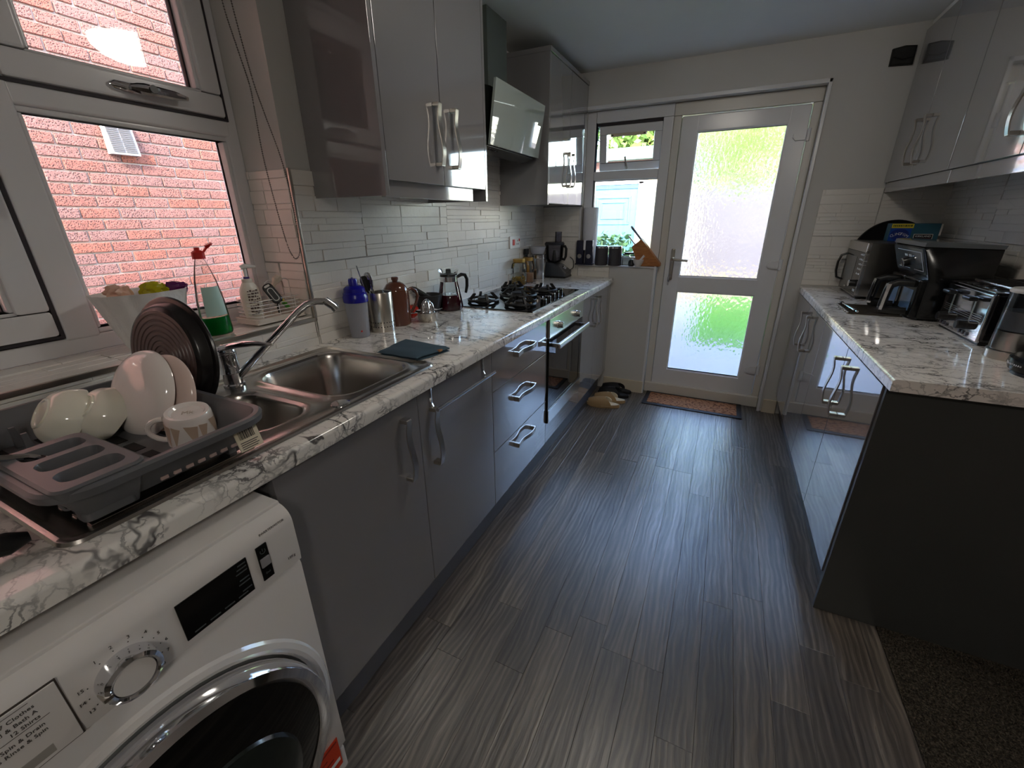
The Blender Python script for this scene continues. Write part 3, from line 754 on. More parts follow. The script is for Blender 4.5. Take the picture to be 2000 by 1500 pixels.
struct('trim_7', B().box(1.292, 1.53, .0, 1.31, 3.34, .148), PLINTH)

# wall cabinets
def wall_unit(label, x0, xf, y0, y1, z0, z1, doors, seams, hz, group, endp=(True, True), sill=.046, top=None):
    """doors: list of (ya, yb, handle y or None); front plane xf; end panels run down past the doors"""
    sd = 1 if xf > x0 else -1
    t = thing('wall_cabinet', label, 'cabinet', ((x0+xf)/2, (y0+y1)/2, z0), None, group)
    xa, xb = sorted((x0, xf-sd*.02))
    ya = y0+(.018 if endp[0] else 0); yb = y1-(.018 if endp[1] else 0)
    b = B(); b.box(xa, ya, z0+sill, xb, yb, z0+sill+.018); b.box(xa, ya, z1-.018, xb, yb, z1); b.box(xa, ya, z0+sill, xb, ya+.016, z1); b.box(xa, yb-.016, z0+sill, xb, yb, z1); obj('carcass', b, MATGREY, t, False)
    for k_, (f, a, c) in enumerate(((endp[0], y0, y0+.018), (endp[1], y1-.018, y1))):
        if f:
            xa2, xb2 = sorted((x0, xf)); obj('end_panel', B().box(xa2, a, z0, xb2, c, z1, .0012), GLOSS, t)
    for (a, c, hy) in doors:
        d = front(t, 'door', xf, a, c, z0+sill, z1, sd)
        if hy: handle(d, xf, hy, hz, sd)
    pa, pb = sorted((xf-sd*.02, xf-sd*.038)); return t, pa, pb
t, pa, pb = wall_unit('grey gloss double wall cabinet between the window and the hood', XW+.002, -.25, 1.163, 1.842, 1.418, 2.20, ((1.182, 1.500, 1.462), (1.500, 1.824, 1.572)), None, 1.628, 'wall cabinets over the sink run')
obj('light_pelmet', B().box(pa, 1.181, 1.416, pb, 1.745, 1.466, .002), GLOSS, t)
t, pa, pb = wall_unit('grey gloss double wall cabinet in the corner by the garden window', XW+.002, -.25, 2.592, 3.338, 1.420, 2.185, ((2.611, 2.968, 2.928), (2.968, 3.32, 3.012)), None, 1.635, 'wall cabinets over the sink run', (True, True), .008)
obj('cornice', B().box(XW+.002, 2.592, 2.185, -.245, 3.338, 2.21, .003), GLOSS, t)
t, pa, pb = wall_unit('grey gloss wall cabinet in the corner over the microwave', XR-.002, 1.523, 2.49, 3.340, 1.462, 2.225, ((2.492, 2.925, 2.868), (2.925, 3.338, 2.985)), None, 1.672, 'wall cabinets over the short worktop', (False, False), .05)
obj('light_pelmet', B().box(1.535, 2.49, 1.462, 1.553, 3.34, 1.512, .002), GLOSS, t)
t, pa, pb = wall_unit('grey gloss wall cabinet above the toaster and coffee machine', XR-.002, 1.523, 1.49, 2.49, 1.462, 2.225, ((1.492, 1.985, 1.935), (1.985, 2.488, 2.038)), None, 1.672, 'wall cabinets over the short worktop', (False, False), .05)
obj('light_pelmet', B().box(1.535, 1.49, 1.462, 1.553, 2.49, 1.512, .002), GLOSS, t)
struct('trim_8', B().box(1.540, 1.49, 2.226, 1.838, 3.342, H-.004), CEILP)

# cooker hood
t = thing('cooker_hood', 'angled cooker hood with pale glass front and dark chimney over the hob', 'hood', (-.42, 2.26, 1.66))
HB = plain('hood_black', s(34, 38, 36), .2); HG = plain('hood_white_glass', s(168, 178, 172), .02, 0, None, 0, Coat_Weight=1.0, Specular_IOR_Level=1.0)
obj('chimney', B().box(XW+.002, 2.155, 1.93, -.40, 2.365, H-.002, .002), plain('chimney_dark_gloss', s(84, 92, 88), .12), t)
b = B(); b.prism([(XW+.004, 1.70), (XW+.004, 1.93), (-.40, 1.93), (-.30, 1.90), (-.325, 1.665), (-.40, 1.645)], 'y', 1.985, 2.55); hb = obj('body', b, HB, t, False)
b = B(); b.prism([(-.312, 1.668), (-.300, 1.668), (-.262, 1.925), (-.274, 1.925)], 'y', 1.972, 2.56); obj('glass_panel', b, HG, t, False)
b = B()
for i in range(5): b.lathe([(0, 0), (.006, 0), (.006, .004), (0, .004)], (-.335, 2.02+i*.021, 1.656), 10, axis_M((.3, 0, -1)))
obj('button', b, BLACKP, hb)
obj('grease_filter', B().box(-.56, 2.02, 1.69, -.42, 2.52, 1.70), STEEL, hb, False)

# ------------------------------------------------------------------ worktops
b = B(); R_ = .012
front_prof = [(-.06, WB), (.018, WB)]+arc(.018-.012+.004, WT-R_, R_, 0, 90, 5)+[(-.06, WT)]
b.prism([(p[0], p[1]) for p in front_prof], 'y', -.62, 3.343)
b.box(XW+.001, -.62, WB, -.48, 3.343, WT); b.box(-.48, -.62, WB, -.06, .20, WT); b.box(-.48, 1.03, WB, -.06, 3.343, WT)
tag(obj('worktop', b, MARBLE), 'long white marble-effect worktop with grey veins holding the sink and hob', 'worktop')
R2, RB = .914, .878
b = B(); prof = [(1.84-.002, RB), (1.238, RB)]+[(1.238+.010-p[0], p[1]) for p in arc(0, R2-.010, .010, 0, 90, 5)]+[(1.838, R2)]
b.prism(prof, 'y', 1.464, 3.343)
tag(obj('worktop', b, MARBLE), 'short marble-effect worktop above the dark end panel, holding the microwave and toaster', 'worktop')

# ------------------------------------------------------------------ sink and tap
t = thing('kitchen_sink', 'stainless steel one and a half bowl sink with drainer set in the worktop', 'sink', (-.27, .6, WT))
z = WT+.001; sm = B(); K = 8
outer = [(-.51, .147, -.024, 1.052, .03)]
def ring(x0, y0, x1, y1, r, zz): return [V((p[0], p[1], zz)) for p in rrect(x0, y0, x1, y1, max(r, .004), K)]
rings = []
for o, dz in ((0, 0), (.003, .005), (.009, .0065), (.016, .004), (.020, .0015)):
    rings.append(ring(-.512+o, .146+o, -.024-o, 1.052-o, .03-o*.5, z+dz))
Ro = sm.loops(rings).R
edges = []
def ledges(vs): 
    for a, b_ in zip(vs, vs[1:]+vs[:1]): edges.append(sm.m.edges.get((a, b_)) or sm.m.edges.new((a, b_)))
ledges(Ro[-1])
def bowl(x0, y0, x1, y1, r, depth):
    rr = []
    zd = z+.0015
    for o, dz in ((-.024, 0), (-.018, .0035), (-.008, .0035), (.0, -.002), (.004, -.012), (.010, -depth*.55), (.020, -depth*.86), (.042, -depth*.97), (.075, -depth)):
        rr.append(ring(x0+o, y0+o, x1-o, y1-o, r-o*.6, zd+dz))
    Rb = sm.loops(rr, cap1=True).R; ledges(Rb[0])
bowl(-.445, .715, -.085, 1.005, .07, .165)
bowl(-.365, .490, -.100, .640, .06, .13)
bmesh.ops.triangle_fill(sm.m, edges=edges, use_beauty=True, use_dissolve=False)
obj('basin', sm, SINKS, t)
b = B()
for i in range(9):
    x = -.455+i*.048; b.box(x, .19, z+.001, x+.016, .455, z+.004, .002)
obj('drainer_rib', b, SINKS, t)
for (x, y, zz) in ((-.265, .86, z-.163), (-.232, .565, z-.128)):
    obj('waste', B().lathe([(.036, 0), (.034, .003), (.028, .003), (.024, 0), (.006, .001), (0, .001)], (x, y, zz), 24), CHROME, t)
obj('tap_hole_cover', B().lathe([(.024, 0), (.023, .003), (.018, .004), (0, .0055)], (-.062, .690, z+.001), 24), CHROME, t)
t = thing('mixer_tap', 'chrome single-lever mixer tap with long swivel spout behind the sink', 'tap', (-.437, .660, WT+.002))
c = V((-.437, .660, WT+.003))
b = B().lathe([(.027, 0), (.027, .006), (.0235, .009), (.0235, .035), (.0245, .037), (.0245, .041), (.0235, .043), (.0235, .088), (.0245, .09), (.0245, .096), (.022, .099)], c, 30); obj('body', b, CHROME, t)
b = B().sphere(c+V((0, 0, .100)), .0245, 20, (1, 1, .75)); b.tube([c+V(p) for p in ((-.005, 0, .108), (.03, .015, .118), (.075, .036, .121), (.12, .058, .117))], .01, 12, rs=[.024, .019, .014, .006], flat=.5); obj('lever', b, CHROME, t)
pts = []
for p in ((.015, .012, .028), (.03, .026, .048), (.09, .082, .125), (.148, .135, .197), (.166, .151, .214), (.185, .168, .221), (.208, .187, .219)): pts.append(c+V(p))
b = B().tube(pts, .0095, 14, rs=[.010, .0105, .0098, .0095, .0095, .0095, .0095]); b.tube([pts[-1]+V((-.006, -.005, .004)), pts[-1]+V((.010, .008, -.014)), pts[-1]+V((.016, .012, -.024))], .012, 14); obj('spout', b, CHROME, t)

# ------------------------------------------------------------------ gas hob
t = thing('gas_hob', 'black glass five-burner gas hob with iron pan supports', 'hob', (-.29, 2.27, WT))
obj('glass_plate', B().box(-.545, 1.892, WT, -.046, 2.655, WT+.006, .002), BLACKG, t)
def burner(x, y, r):
    z = WT+.006
    g = B().lathe([(r*.62, 0), (r*.62, .006), (r*.5, .010), (r*.46, .010)], (x, y, z), 26, cap=True); bb = obj('burner', g, BLACKM, t)
    obj('flame_ring', B().lathe([(r*.40, .008), (r*.42, .017), (r*.30, .018)], (x, y, z), 30), NICKEL, bb); obj('cap', B().lathe([(r*.38, .018), (r*.40, .021), (r*.36, .024), (0, .025)], (x, y, z), 26), BLACKM, bb)
    s_ = B(); R = r*1.05
    s_.tube([(x+R*math.cos(a*PI/12), y+R*math.sin(a*PI/12), z+.011) for a in range(24)], .007, 8, True, flat=1.0)
    for a in (45, 135, 225, 315):
        c_, n_ = math.cos(math.radians(a)), math.sin(math.radians(a))
        M = M4.Translation((x, y, z)) @ M4.Rotation(math.radians(a), 4, 'Z')
        m0 = B()
        pr = [(R+.008, .004), (R+.004, .014), (R*.62+.006, .046), (R*.62-.006, .047), (R*.62-.008, .040), (R-.012, .008), (R-.010, .002)]
        rr = [[M @ V((q[0], yy, q[1])) for q in pr] for yy in (-.0055, .0055)]
        s_.loops(rr, True, True)
    obj('pan_support', s_, BLACKM, t, True)
for x, y, r in ((-.412, 2.055, .078), (-.175, 2.03, .075), (-.305, 2.285, .100), (-.455, 2.52, .066), (-.225, 2.50, .072)): burner(x, y, r)
for i in range(5):
    kb = B().lathe([(.0, 0), (.0175, 0), (.0165, .022), (.015, .024), (0, .024)], (-.082-.0095*i, 2.125+.093*i, WT+.006), 22); kn = obj('knob', kb, plain('hob_knob', s(30, 30, 32), .15) if i == 0 else bpy.data.materials['hob_knob'], t)
    obj('knob_ring', B().lathe([(.0172, .021), (.0172, .0255), (.013, .0258)], (-.082-.0095*i, 2.125+.093*i, WT+.006), 22), CHROME, kn)

# ------------------------------------------------------------------ washing machine
t = thing('washing_machine', 'white front-loading washing machine with chrome-ringed black door under the worktop', 'washing machine', (-.2, .115, 0))
wy0, wy1 = -.182, .413
b = B(); b.box(-.50, wy0, .012, .052, wy1, .845, .004); obj('body', b, WHITEG, t)
b = B(); pr = [(.0, .714), (.078, .714), (.080, .735)]+arc(.046, .806, .033, 0, 82, 7)+[(-.08, .846), (-.08, .714)]
b.prism(pr, 'y', wy0+.001, wy1-.001); fa = obj('fascia', b, WHITEG, t)
b = B(); b.prism([(.04, .105)]+[(.066, .105), (.074, .12), (.074, .70), (.070, .711), (.04, .711)], 'y', wy0+.001, wy1-.001); fp = obj('front_panel', b, WHITEG, t)
obj('kick_panel', B().box(.03, wy0+.002, .02, .068, wy1-.002, .102, .006), WHITEG, t)
DC = V((.0, .115, .378))
b = B().lathe([(.296, .072), (.290, .080), (.280, .0835), (.272, .080), (.268, .070)], DC, 72, RX, cap=False); obj('door_surround', b, WHITEG, fp)
b = B().lathe([(.268, .070), (.266, .0745), (.2, .0745)], DC, 60, RX, cap=False); obj('recess', b, plain('washer_grey_seal', s(92, 94, 92), .5), fp)
b = B().lathe([(.262, .074), (.264, .100), (.258, .117), (.244, .123), (.236, .118), (.232, .112)], DC, 80, RX, cap=False); dr = obj('door', b, CHROME, t, True, 'chrome door ring')
DG = clear_glass('washer_door_glass', (.05, .05, .055), 1.5, 0)
b = B().lathe([(.234, .114), (.20, .120), (.15, .126), (.08, .130), (.0, .131)], DC, 60, RX, cap=False); obj('door_glass', b, plain('washer_black_glass', s(7, 8, 9), .04), dr)
b = B().lathe([(.155, .1245), (.150, .132), (.13, .139), (.08, .143), (0, .144)], DC+V((0, .02, -.03)), 50, RX, cap=False); obj('porthole', b, plain('washer_inner_glass', s(26, 32, 30), .12), dr)
b = B().box(.0735, .052, .636, .082, .150, .652, .002)
obj('energy_label', B().box(.0742, .318, .045+.02, .0752, .392, .166), plain('orange_red_sticker', s(206, 58, 22), .4), fp, False)
obj('label_strip', B().box(.0753, .345, .085, .0757, .388, .097), WHITEP, fp, False)
obj('label_print', B().box(.0753, .322, .152, .0756, .388, .158).box(.0753, .326, .128, .0756, .356, .133).box(.0753, .326, .110, .0756, .372, .115), plain('dark_red', s(140, 32, 18), .5), fp, False)
# dial
KC = V((.079, .130, .757))
b = B().lathe([(0, 0), (.036, 0), (.036, .010), (.034, .024), (.029, .027), (.026, .025), (.026, .020)], KC, 48, RX, cap=False); dl = obj('dial', b, CHROME, fa)
obj('dial_cap', B().lathe([(.0255, .02), (.0245, .0235), (0, .0245)], KC, 40, RX), WHITEG, dl)
obj('pointer', B().box(KC.x+.008, KC.y-.037, KC.z-.003, KC.x+.027, KC.y-.026, KC.z+.003, .001), NICKEL, dl)
INK = plain('grey_print', s(66, 62, 60), .5)
mk = B()
for k_ in range(1, 16):
    a = math.radians(118-(k_-1)*22.8); d_ = V((0, math.cos(a), math.sin(a)))
    p = KC+d_*.0425; mk.lathe([(.0008, 0), (.0008, .0006), (0, .0006)], (p.x+.0012-.001*(p.z > .79), p.y, p.z), 6, RX)
    q = KC+d_*.050
    if q.z > .722: text(str(k_), .0075, (.0812 if q.z < .80 else .0795, q.y, q.z), (0, 1, 0), (0, 0, 1), INK, fa)
obj('dial_mark', mk, INK, fa)
DSP = plain('display_black', s(6, 8, 9), .08); 
b = B().box(.0785, .202, .728, .0815, .315, .801, .001); ds = obj('display', b, DSP, fa)
DIM = plain('dim_print', s(76, 82, 84), .4)
b = B()
for i in (0, 1, 2, 4, 5, 7): b.box(.0814, .298-.003*(i % 3), .793-i*.0075, .0817, .312, .7955-i*.0075)
for i in range(4): b.box(.0814, .214+i*.024, .734, .0817, .231+i*.024, .7365)
obj('display_print', b, DIM, ds, False)
b = B().box(.0785, .333, .728, .0815, .354, .803, .001); bp = obj('button_panel', b, DSP, fa)
obj('start_button', B().box(.081, .3345, .757, .0845, .3525, .777, .002), plain('button_grey', s(150, 148, 150), .3), bp)
b = B().tube([(.0817, .3437+.0048*math.sin(a*PI/10), .790+.0048*math.cos(a*PI/10)) for a in range(3, 18)], .0006, 5); b.box(.0815, .3432, .790, .082, .3442, .7955); obj('power_symbol', b, DIM, bp)
text('End', .006, (.0818, .3437, .742), (0, 1, 0), (0, 0, 1), DIM, bp)
text('INVERTERMOTOR', .0062, (.0768, .372, .820), (0, 1, 0), (-.25, 0, .97), INK, fa)
text('10Kg', .0080, (.0812, .392, .736), (0, 1, 0), (0, 0, 1), INK, fa)
b = B().box(.0785, -.170, .7165, .0822, .070, .8165, .0015); dw = obj('detergent_drawer', b, WHITEG, fa)
b = B(); frame_rect(b, 'x', .0782, .0806, -.172, .715, .0718, .818, .0016, 0); obj('drawer_gap', b, plain('gap_dark', s(60, 52, 46), .7), fa, False)
b = B().box(.0805, -.165, .722, .0826, .045, .736, .001); obj('drawer_grip', b, plain('grip_grey', s(160, 156, 150), .4), dw)
for i, (st, zz) in enumerate((('7 Clothes', .804), ('9 Bed & Bath A', .7945), ('12 Shirts', .785), ('14 Spin & Drain', .771), ('15 Rinse & Spin', .762))): text(st, .0075, (.0825, .048, zz), (0, 1, 0), (0, 0, 1), INK, dw, align='RIGHT')
b = B(); b.box(.0823, -.16, .7795, .0826, .055, .7801); b.box(.0823, -.16, .8120, .0826, .045, .8126); obj('printed_line', b, INK, dw, False)
b = B(); b.box(.070, .055, .640, .0768, .16, .650, .002)

# ------------------------------------------------------------------ dish rack and dishes
t = thing('dish_rack', 'grey plastic dish rack with cutlery slots and a barcode sticker, on the sink drainer', 'dish rack', (-.26, .31, WT+.006))
zb, zr = WT+.008, 1.002
K = 6
def rr(x0, y0, x1, y1, r, z, o=0): return [V((p[0], p[1], z)) for p in rrect(x0+o, y0+o, x1-o, y1-o, max(.006, r-o), K)]
rx0, rx1, ry0, ry1 = -.497, -.004, .150, .474
# cutlery pocket in the near corner by the aisle : x -.215..-.02, y .165..0.270
px0, px1, py0, py1 = -.222, -.014, .160, .268
b = B()
# walls: outside skin flaring to a rolled rim, inside skin, floor
rings = [rr(rx0, ry0, rx1, ry1, .045, zb+.016, .044), rr(rx0, ry0, rx1, ry1, .05, zb+.03, .036), rr(rx0, ry0, rx1, ry1, .055, zr-.018, .014), rr(rx0, ry0, rx1, ry1, .055, zr-.016, -.004), rr(rx0, ry0, rx1, ry1, .055, zr-.004, -.006), rr(rx0, ry0, rx1, ry1, .055, zr, -.001), rr(rx0, ry0, rx1, ry1, .055, zr, .008), rr(rx0, ry0, rx1, ry1, .05, zr-.006, .014), rr(rx0, ry0, rx1, ry1, .05, zb+.034, .040), rr(rx0, ry0, rx1, ry1, .045, zb+.020, .048)]
b.loops(rings, cap0=True, cap1=True)
for (x, y) in ((-.42, .2), (-.42, .42), (-.10, .42)): b.box(x-.03, y-.008, zb-.006, x+.03, y+.008, zb+.018, .003)
tray = obj('tray', b, RACKG, t)
# cutlery pocket: top with three slots (edge-filled holes), skirt and slatted side
b = B(); edges = []
Rt = b.loops([rr(px0-.006, py0-.004, px1+.004, py1+.022, .02, zb+.006, .036), rr(px0, py0-.004, px1+.008, py1, .02, zr-.012, .004), rr(px0, py0-.004, px1+.008, py1, .02, zr+.002, .0), rr(px0, py0-.004, px1+.008, py1, .02, zr+.005, .004)], cap0=True).R
def led(vs):
    for a, c in zip(vs, vs[1:]+vs[:1]): edges.append(b.m.edges.get((a, c)) or b.m.edges.new((a, c)))
led(Rt[-1])
for i in range(3):
    xa = px0+.022+i*.062; q = [rr(xa, py0+.016, xa+.046, py1-.014, .016, zr+.005), rr(xa, py0+.016, xa+.046, py1-.014, .016, zr-.004, .003), rr(xa, py0+.016, xa+.046, py1-.014, .016, zb+.012, .006)]
    R3 = b.loops(q, cap1=True).R; led(R3[0])
bmesh.ops.triangle_fill(b.m, edges=edges, use_beauty=True)
obj('cutlery_holder', b, RACKG, t)
DARKSLOT = plain('dark_slot', s(16, 16, 18), .7)
b = B()
for i in range(9): b.box(px0-.035-.030*i+.0, ry0+.0295, zb+.034, px0-.023-.030*i, ry0+.0345, zr-.03, .002)
for i in range(4): b.loops([[V((px0+.026+.04*i+q, py0+.0245-.020*(z_-.2)-.001, zb+z_*.085)) for q, z_ in ((0, .2), (.016, .2), (.019, .8), (-.002, .8))], [V((px0+.026+.04*i+q, py0+.034-.020*(z_-.2), zb+z_*.085)) for q, z_ in ((0, .2), (.016, .2), (.019, .8), (-.002, .8))]], True, True)
obj('side_slot', b, DARKSLOT, tray)
b = B()
for i in range(9):
    y = .285+i*.02; b.box(-.045, y, zb+.022, -.0395, y+.012, zb+.0285, .001)
obj('drain_slot', b, plain('slot_light', s(196, 170, 164), .4), tray)
b = B()
for j in range(4):
    for i in range(5):
        x = -.42+i*.066; y = .205+j*.062
        if x > -.24 and y < .29: continue
        b.box(x-.022, y-.009, zb+.0195, x+.022, y+.009, zb+.021)
fs = obj('floor_slot', b, DARKSLOT, tray, False); fs['kind'] = 'stuff'
for j in range(6):
    for x in (-.43, -.375):
        y = .19+j*.045; b = B(); b.loops([[V((x-.004, y-.006, zb+.02)), V((x+.004, y-.006, zb+.02)), V((x+.004, y+.006, zb+.02)), V((x-.004, y+.006, zb+.02))], [V((x-.003, y-.004, zb+.062)), V((x+.003, y-.004, zb+.062)), V((x+.003, y+.004, zb+.062)), V((x-.003, y+.004, zb+.062))]], True, True)
        obj('plate_peg', b, RACKG, t, False)
b = B().box(-.0155, .402, zr-.062, -.0125, .446, zr-.017)
Mt = M4.Translation((-.0135, .424, zr-.04)) @ M4.Rotation(math.radians(-17), 4, 'Y') @ M4.Translation((.0135, -.424, -zr+.04))
def tilt(b_, M):
    for v in b_.m.verts: v.co = M @ v.co
    return b_
stk = obj('barcode_sticker', tilt(b, Mt), plain('cream_sticker', s(226, 214, 190), .6), t, False)
b = B(); rd = random.Random(4); y = .408
while y < .438:
    w_ = rd.choice((.0006, .0012, .002)); b.box(-.0124, y, zr-.040, -.0121, y+w_, zr-.021); y += w_+rd.choice((.0007, .0012))
for i in range(4): b.box(-.0124, .406, zr-.047-i*.004, -.0121, .440-.004*(i % 2), zr-.0455-i*.004)
obj('barcode', tilt(b, Mt), INK, stk, False)

# black pan (concentric rings on its base) standing on edge in the rack
n = V((.105, -1, .139)).normalized(); c = V((-.349, .474, 1.061)); M = axis_M(n)
t = thing('frying_pan', 'dark round pan with ringed base standing on edge in the dish rack', 'pan', (-.36, .49, .93))
NON = plain('nonstick_brown_black', s(98, 80, 76), .36, bump=(150, .06), var=.06); NONR = plain('nonstick_rim', s(26, 24, 25), .25)
pr = [(0, -.002)]
r = .012
while r < .106: pr += [(r, -.002), (r+.0015, -.0038), (r+.0035, -.0038), (r+.005, -.002)]; r += .0118
pr += [(.106, -.002)]
obj('base', B().lathe(pr, c, 72, M, cap=False), NON, t, True, 'brown-black ringed pan base')
obj('wall', B().lathe([(.106, -.002), (.112, -.004), (.116, -.008), (.122, -.022), (.124, -.025), (.133, -.026), (.1355, -.029), (.133, -.033), (.122, -.031), (.115, -.022), (.109, -.010), (.0, -.008)], c, 72, M, cap=False), NONR, t)

def bowl_obj(label, c, n, R, prof, mat, group=None, wob=None, name='bowl'):
    t = thing(name, label, 'bowl', c, None, group)
    obj('bowl_body', B().lathe(prof, c, 64, axis_M(n), cap=False, wob=wob), mat, t); return t
def bprof(R, Hh, foot, th=.003, curve=1.0):
    """rim at z=0, foot at z=Hh"""
    o = []; NN = 12
    for i in range(NN+1):
        a = i/NN; o.append((foot+(R-foot)*math.cos(a*PI/2)**curve, Hh*(math.sin(a*PI/2)**1.12)*.94))
    inn = [(max(r-th, 0), z-th*.6) for r, z in o]
    return [(0, inn[-1][1])]+inn[::-1]+[(R-.001, -.001)]+o+[(foot, Hh*.94), (foot*.98, Hh), (foot*.86, Hh), (foot*.82, Hh*.95), (0, Hh*.95)]
swirl = lambda a, r, z: 1+.014*math.sin(9*a+z*70)*(1 if .022 < r < .0625 else 0)
bowl_obj('small white swirled glass bowl, the first in the dish rack', (-.389, .310, .976), (-.121, -1, .718), .061, bprof(.061, .050, .030, .003, 1.15), OPAL, 'small bowls in the dish rack', swirl)
bowl_obj('small white swirled glass bowl nested before the large bowl', (-.354, .354, .970), (-.043, -1, .961), .061, bprof(.061, .050, .030, .003, 1.15), OPAL, 'small bowls in the dish rack', swirl)
bowl_obj('large plain white bowl standing on edge against the dark pan', (-.299, .403, 1.011), (.093, -1, .411), .092, bprof(.092, .030, .03, .003, .7)[:-5]+[(.026, .0287), (.012, .0292), (0, .0294)], CERAM)
bowl_obj('pinkish white plate edge behind the large white bowl', (-.268, .424, 1.003), (.14, -1, .36), .088, bprof(.088, .016, .045, .003, .6), plain('pink_white_ceramic', s(228, 206, 196), .15), None, None, 'side_plate')
# upturned mug
t = thing('mug', 'upside-down white mug with beige triangles, in the dish rack', 'mug', (-.12, .395, .95))
c = V((-.145, .398, 1.003)); nn = V((.16, -.05, 1)).normalized(); M = axis_M(nn)
obj('mug_body', B().lathe([(0, -.004), (.026, -.004), (.030, .0), (.036, 0.0005), (.0385, -.004), (.041, -.03), (.0425, -.075), (.0415, -.0755), (.040, -.07), (.0385, -.03), (.035, -.01), (0, -.008)], c, 48, M, cap=False), CERAM, t)
BEI = plain('beige_print', s(202, 178, 158), .25)
b = B()
for a0 in (-1.9, -.75, .35):
    for (u0, u1, z0, z1, f) in ((0, .55, -.062, -.012, 1), (.6, 1.0, -.06, -.014, -1)):
        tri = [(a0+u0, z1), (a0+u1, z1-.004), (a0+(u0+u1)/2+.12*f, z0)]
        q = [M @ V((.0428*math.cos(a), .0428*math.sin(a), z))+c for a, z in tri]
        mid = [(q[i]+q[(i+1) % 3])/2 for i in range(3)]
        def push(p):
            l = M.inverted() @ (p-c); rad = .0395+.0032*min(1, -l.z/.075)+.0006; k_ = rad/math.hypot(l.x, l.y); return M @ V((l.x*k_, l.y*k_, l.z))+c
        q = [push(p) for p in q]; mid = [push(p) for p in mid]
        for f_ in ((q[0], mid[0], mid[2]), (mid[0], q[1], mid[1]), (mid[2], mid[1], q[2]), (mid[0], mid[1], mid[2])): b.m.faces.new([b.m.verts.new(p) for p in f_])
obj('printed_triangle', b, BEI, t)
b = B(); pts = [M @ V((-.028-.022*math.sin(a), -.030-.020*math.sin(a), -.038+.024*math.cos(a)))+c for a in [PI*i/10 for i in range(11)]]; b.tube(pts, .0052, 10); obj('handle', b, CERAM, t)
b = B().lathe([(.0215, .0012), (.0235, .0012)], c, 40, M, cap=False); tx = text('Mk', .016, tuple(c+nn*-.0034), M.to_3x3() @ V((.6, .8, 0)), M.to_3x3() @ V((-.8, .6, 0)), plain('print_grey', s(186, 172, 160), .4), t, 'base_mark')
# ladle / spoon bowl in a cutlery slot
t = thing('serving_spoon', 'shiny steel spoon bowl sticking out of the cutlery slot', 'spoon', (-.19, .165, 1.0))
b = B().sphere((-.202, .138, 1.022), .024, 18, (1.0, 1.25, .55), axis_M((.3, -.4, .8))); obj('spoon_bowl', b, CHROME, t)
obj('spoon_handle', B().tube([(-.196, .155, 1.016), (-.190, .19, 1.004), (-.187, .215, .985), (-.186, .23, .94)], .004, 8, rs=[.006, .005, .0045, .0045]), CHROME, t)
# black pan handle poking in from the edge of the picture
t = thing('saucepan', 'black saucepan with long handle at the near end of the worktop', 'pan', (-.13, -.2, WT))
obj('pan_body', B().lathe([(0, .001), (.085, .001), (.094, .008), (.098, .075), (.1, .077), (.097, .078), (.092, .07), (.088, .01), (0, .006)], (-.13, -.19, WT), 48, cap=False), NONR, t)
obj('handle', B().tube([(-.125, -.10, WT+.058), (-.11, -.02, WT+.052), (-.095, .06, WT+.032), (-.085, .115, WT+.020), (-.083, .135, WT+.018)], .014, 14, rs=[.011, .014, .019, .020, .009], flat=.75), BLACKP, t)

# ------------------------------------------------------------------ on the window sill
SZ = WZ0+.0065
t = thing('lined_bin', 'white bag-lined bowl holding wrappers on the window sill', 'bin', (-.676, .618, SZ))
def bagw(a, r, z): return 1+.035*math.sin(7*a+z*18)+.02*math.sin(17*a+2)+.03*math.sin(3*a)*(z/.17)
BAG = N('white_bag'); p_ = BAG.pbr(s(236, 234, 232), .35, 0, BAG.bump(BAG.noise(BAG.coord(), 45, 4, .6, 1.2), .5, .006), Transmission_Weight=.0, Subsurface_Weight=.3, Subsurface_Radius=(.03, .03, .03))
cb_ = (-.676, .618, SZ)
obj('bag', B().lathe([(0, .001), (.062, .001), (.068, .010), (.078, .05), (.090, .10), (.102, .145), (.105, .150), (.101, .150), (.086, .10), (.072, .04), (0, .036)], cb_, 72, None, .80, 1.04, cap=False, wob=bagw), BAG.m, t)
def crumple(label, c, r, col, sc, seed, name='wrapper'):
    b = B(); rr_ = bmesh.ops.create_icosphere(b.m, subdivisions=3, radius=r); o = V((seed*3.1, seed, 0))
    for v in rr_['verts']:
        d = v.co.normalized(); k_ = 1+.35*mnoise.noise(d*2.2+o)+.18*mnoise.noise(d*5+o); v.co = V((d.x*r*k_*sc[0], d.y*r*k_*sc[1], d.z*r*k_*sc[2]))+V(c)
    return tag(obj(name, b, plain(name+'_foil', col, .22, bump=(70, .3)), None), label, 'wrapper')
crumple('crumpled yellow-green wrapper on top of the bag-lined bowl', (-.655, .640, SZ+.150), .030, s(176, 170, 20), (.8, 1.15, .75), 1)
crumple('crumpled purple wrapper on top of the bag-lined bowl', (-.650, .688, SZ+.148), .026, s(98, 32, 92), (.8, 1.2, .7), 2)
crumple('crumpled pinkish tissue at the rim of the bag-lined bowl', (-.662, .560, SZ+.152), .026, s(222, 178, 156), (.8, 1.1, .8), 3, 'tissue')
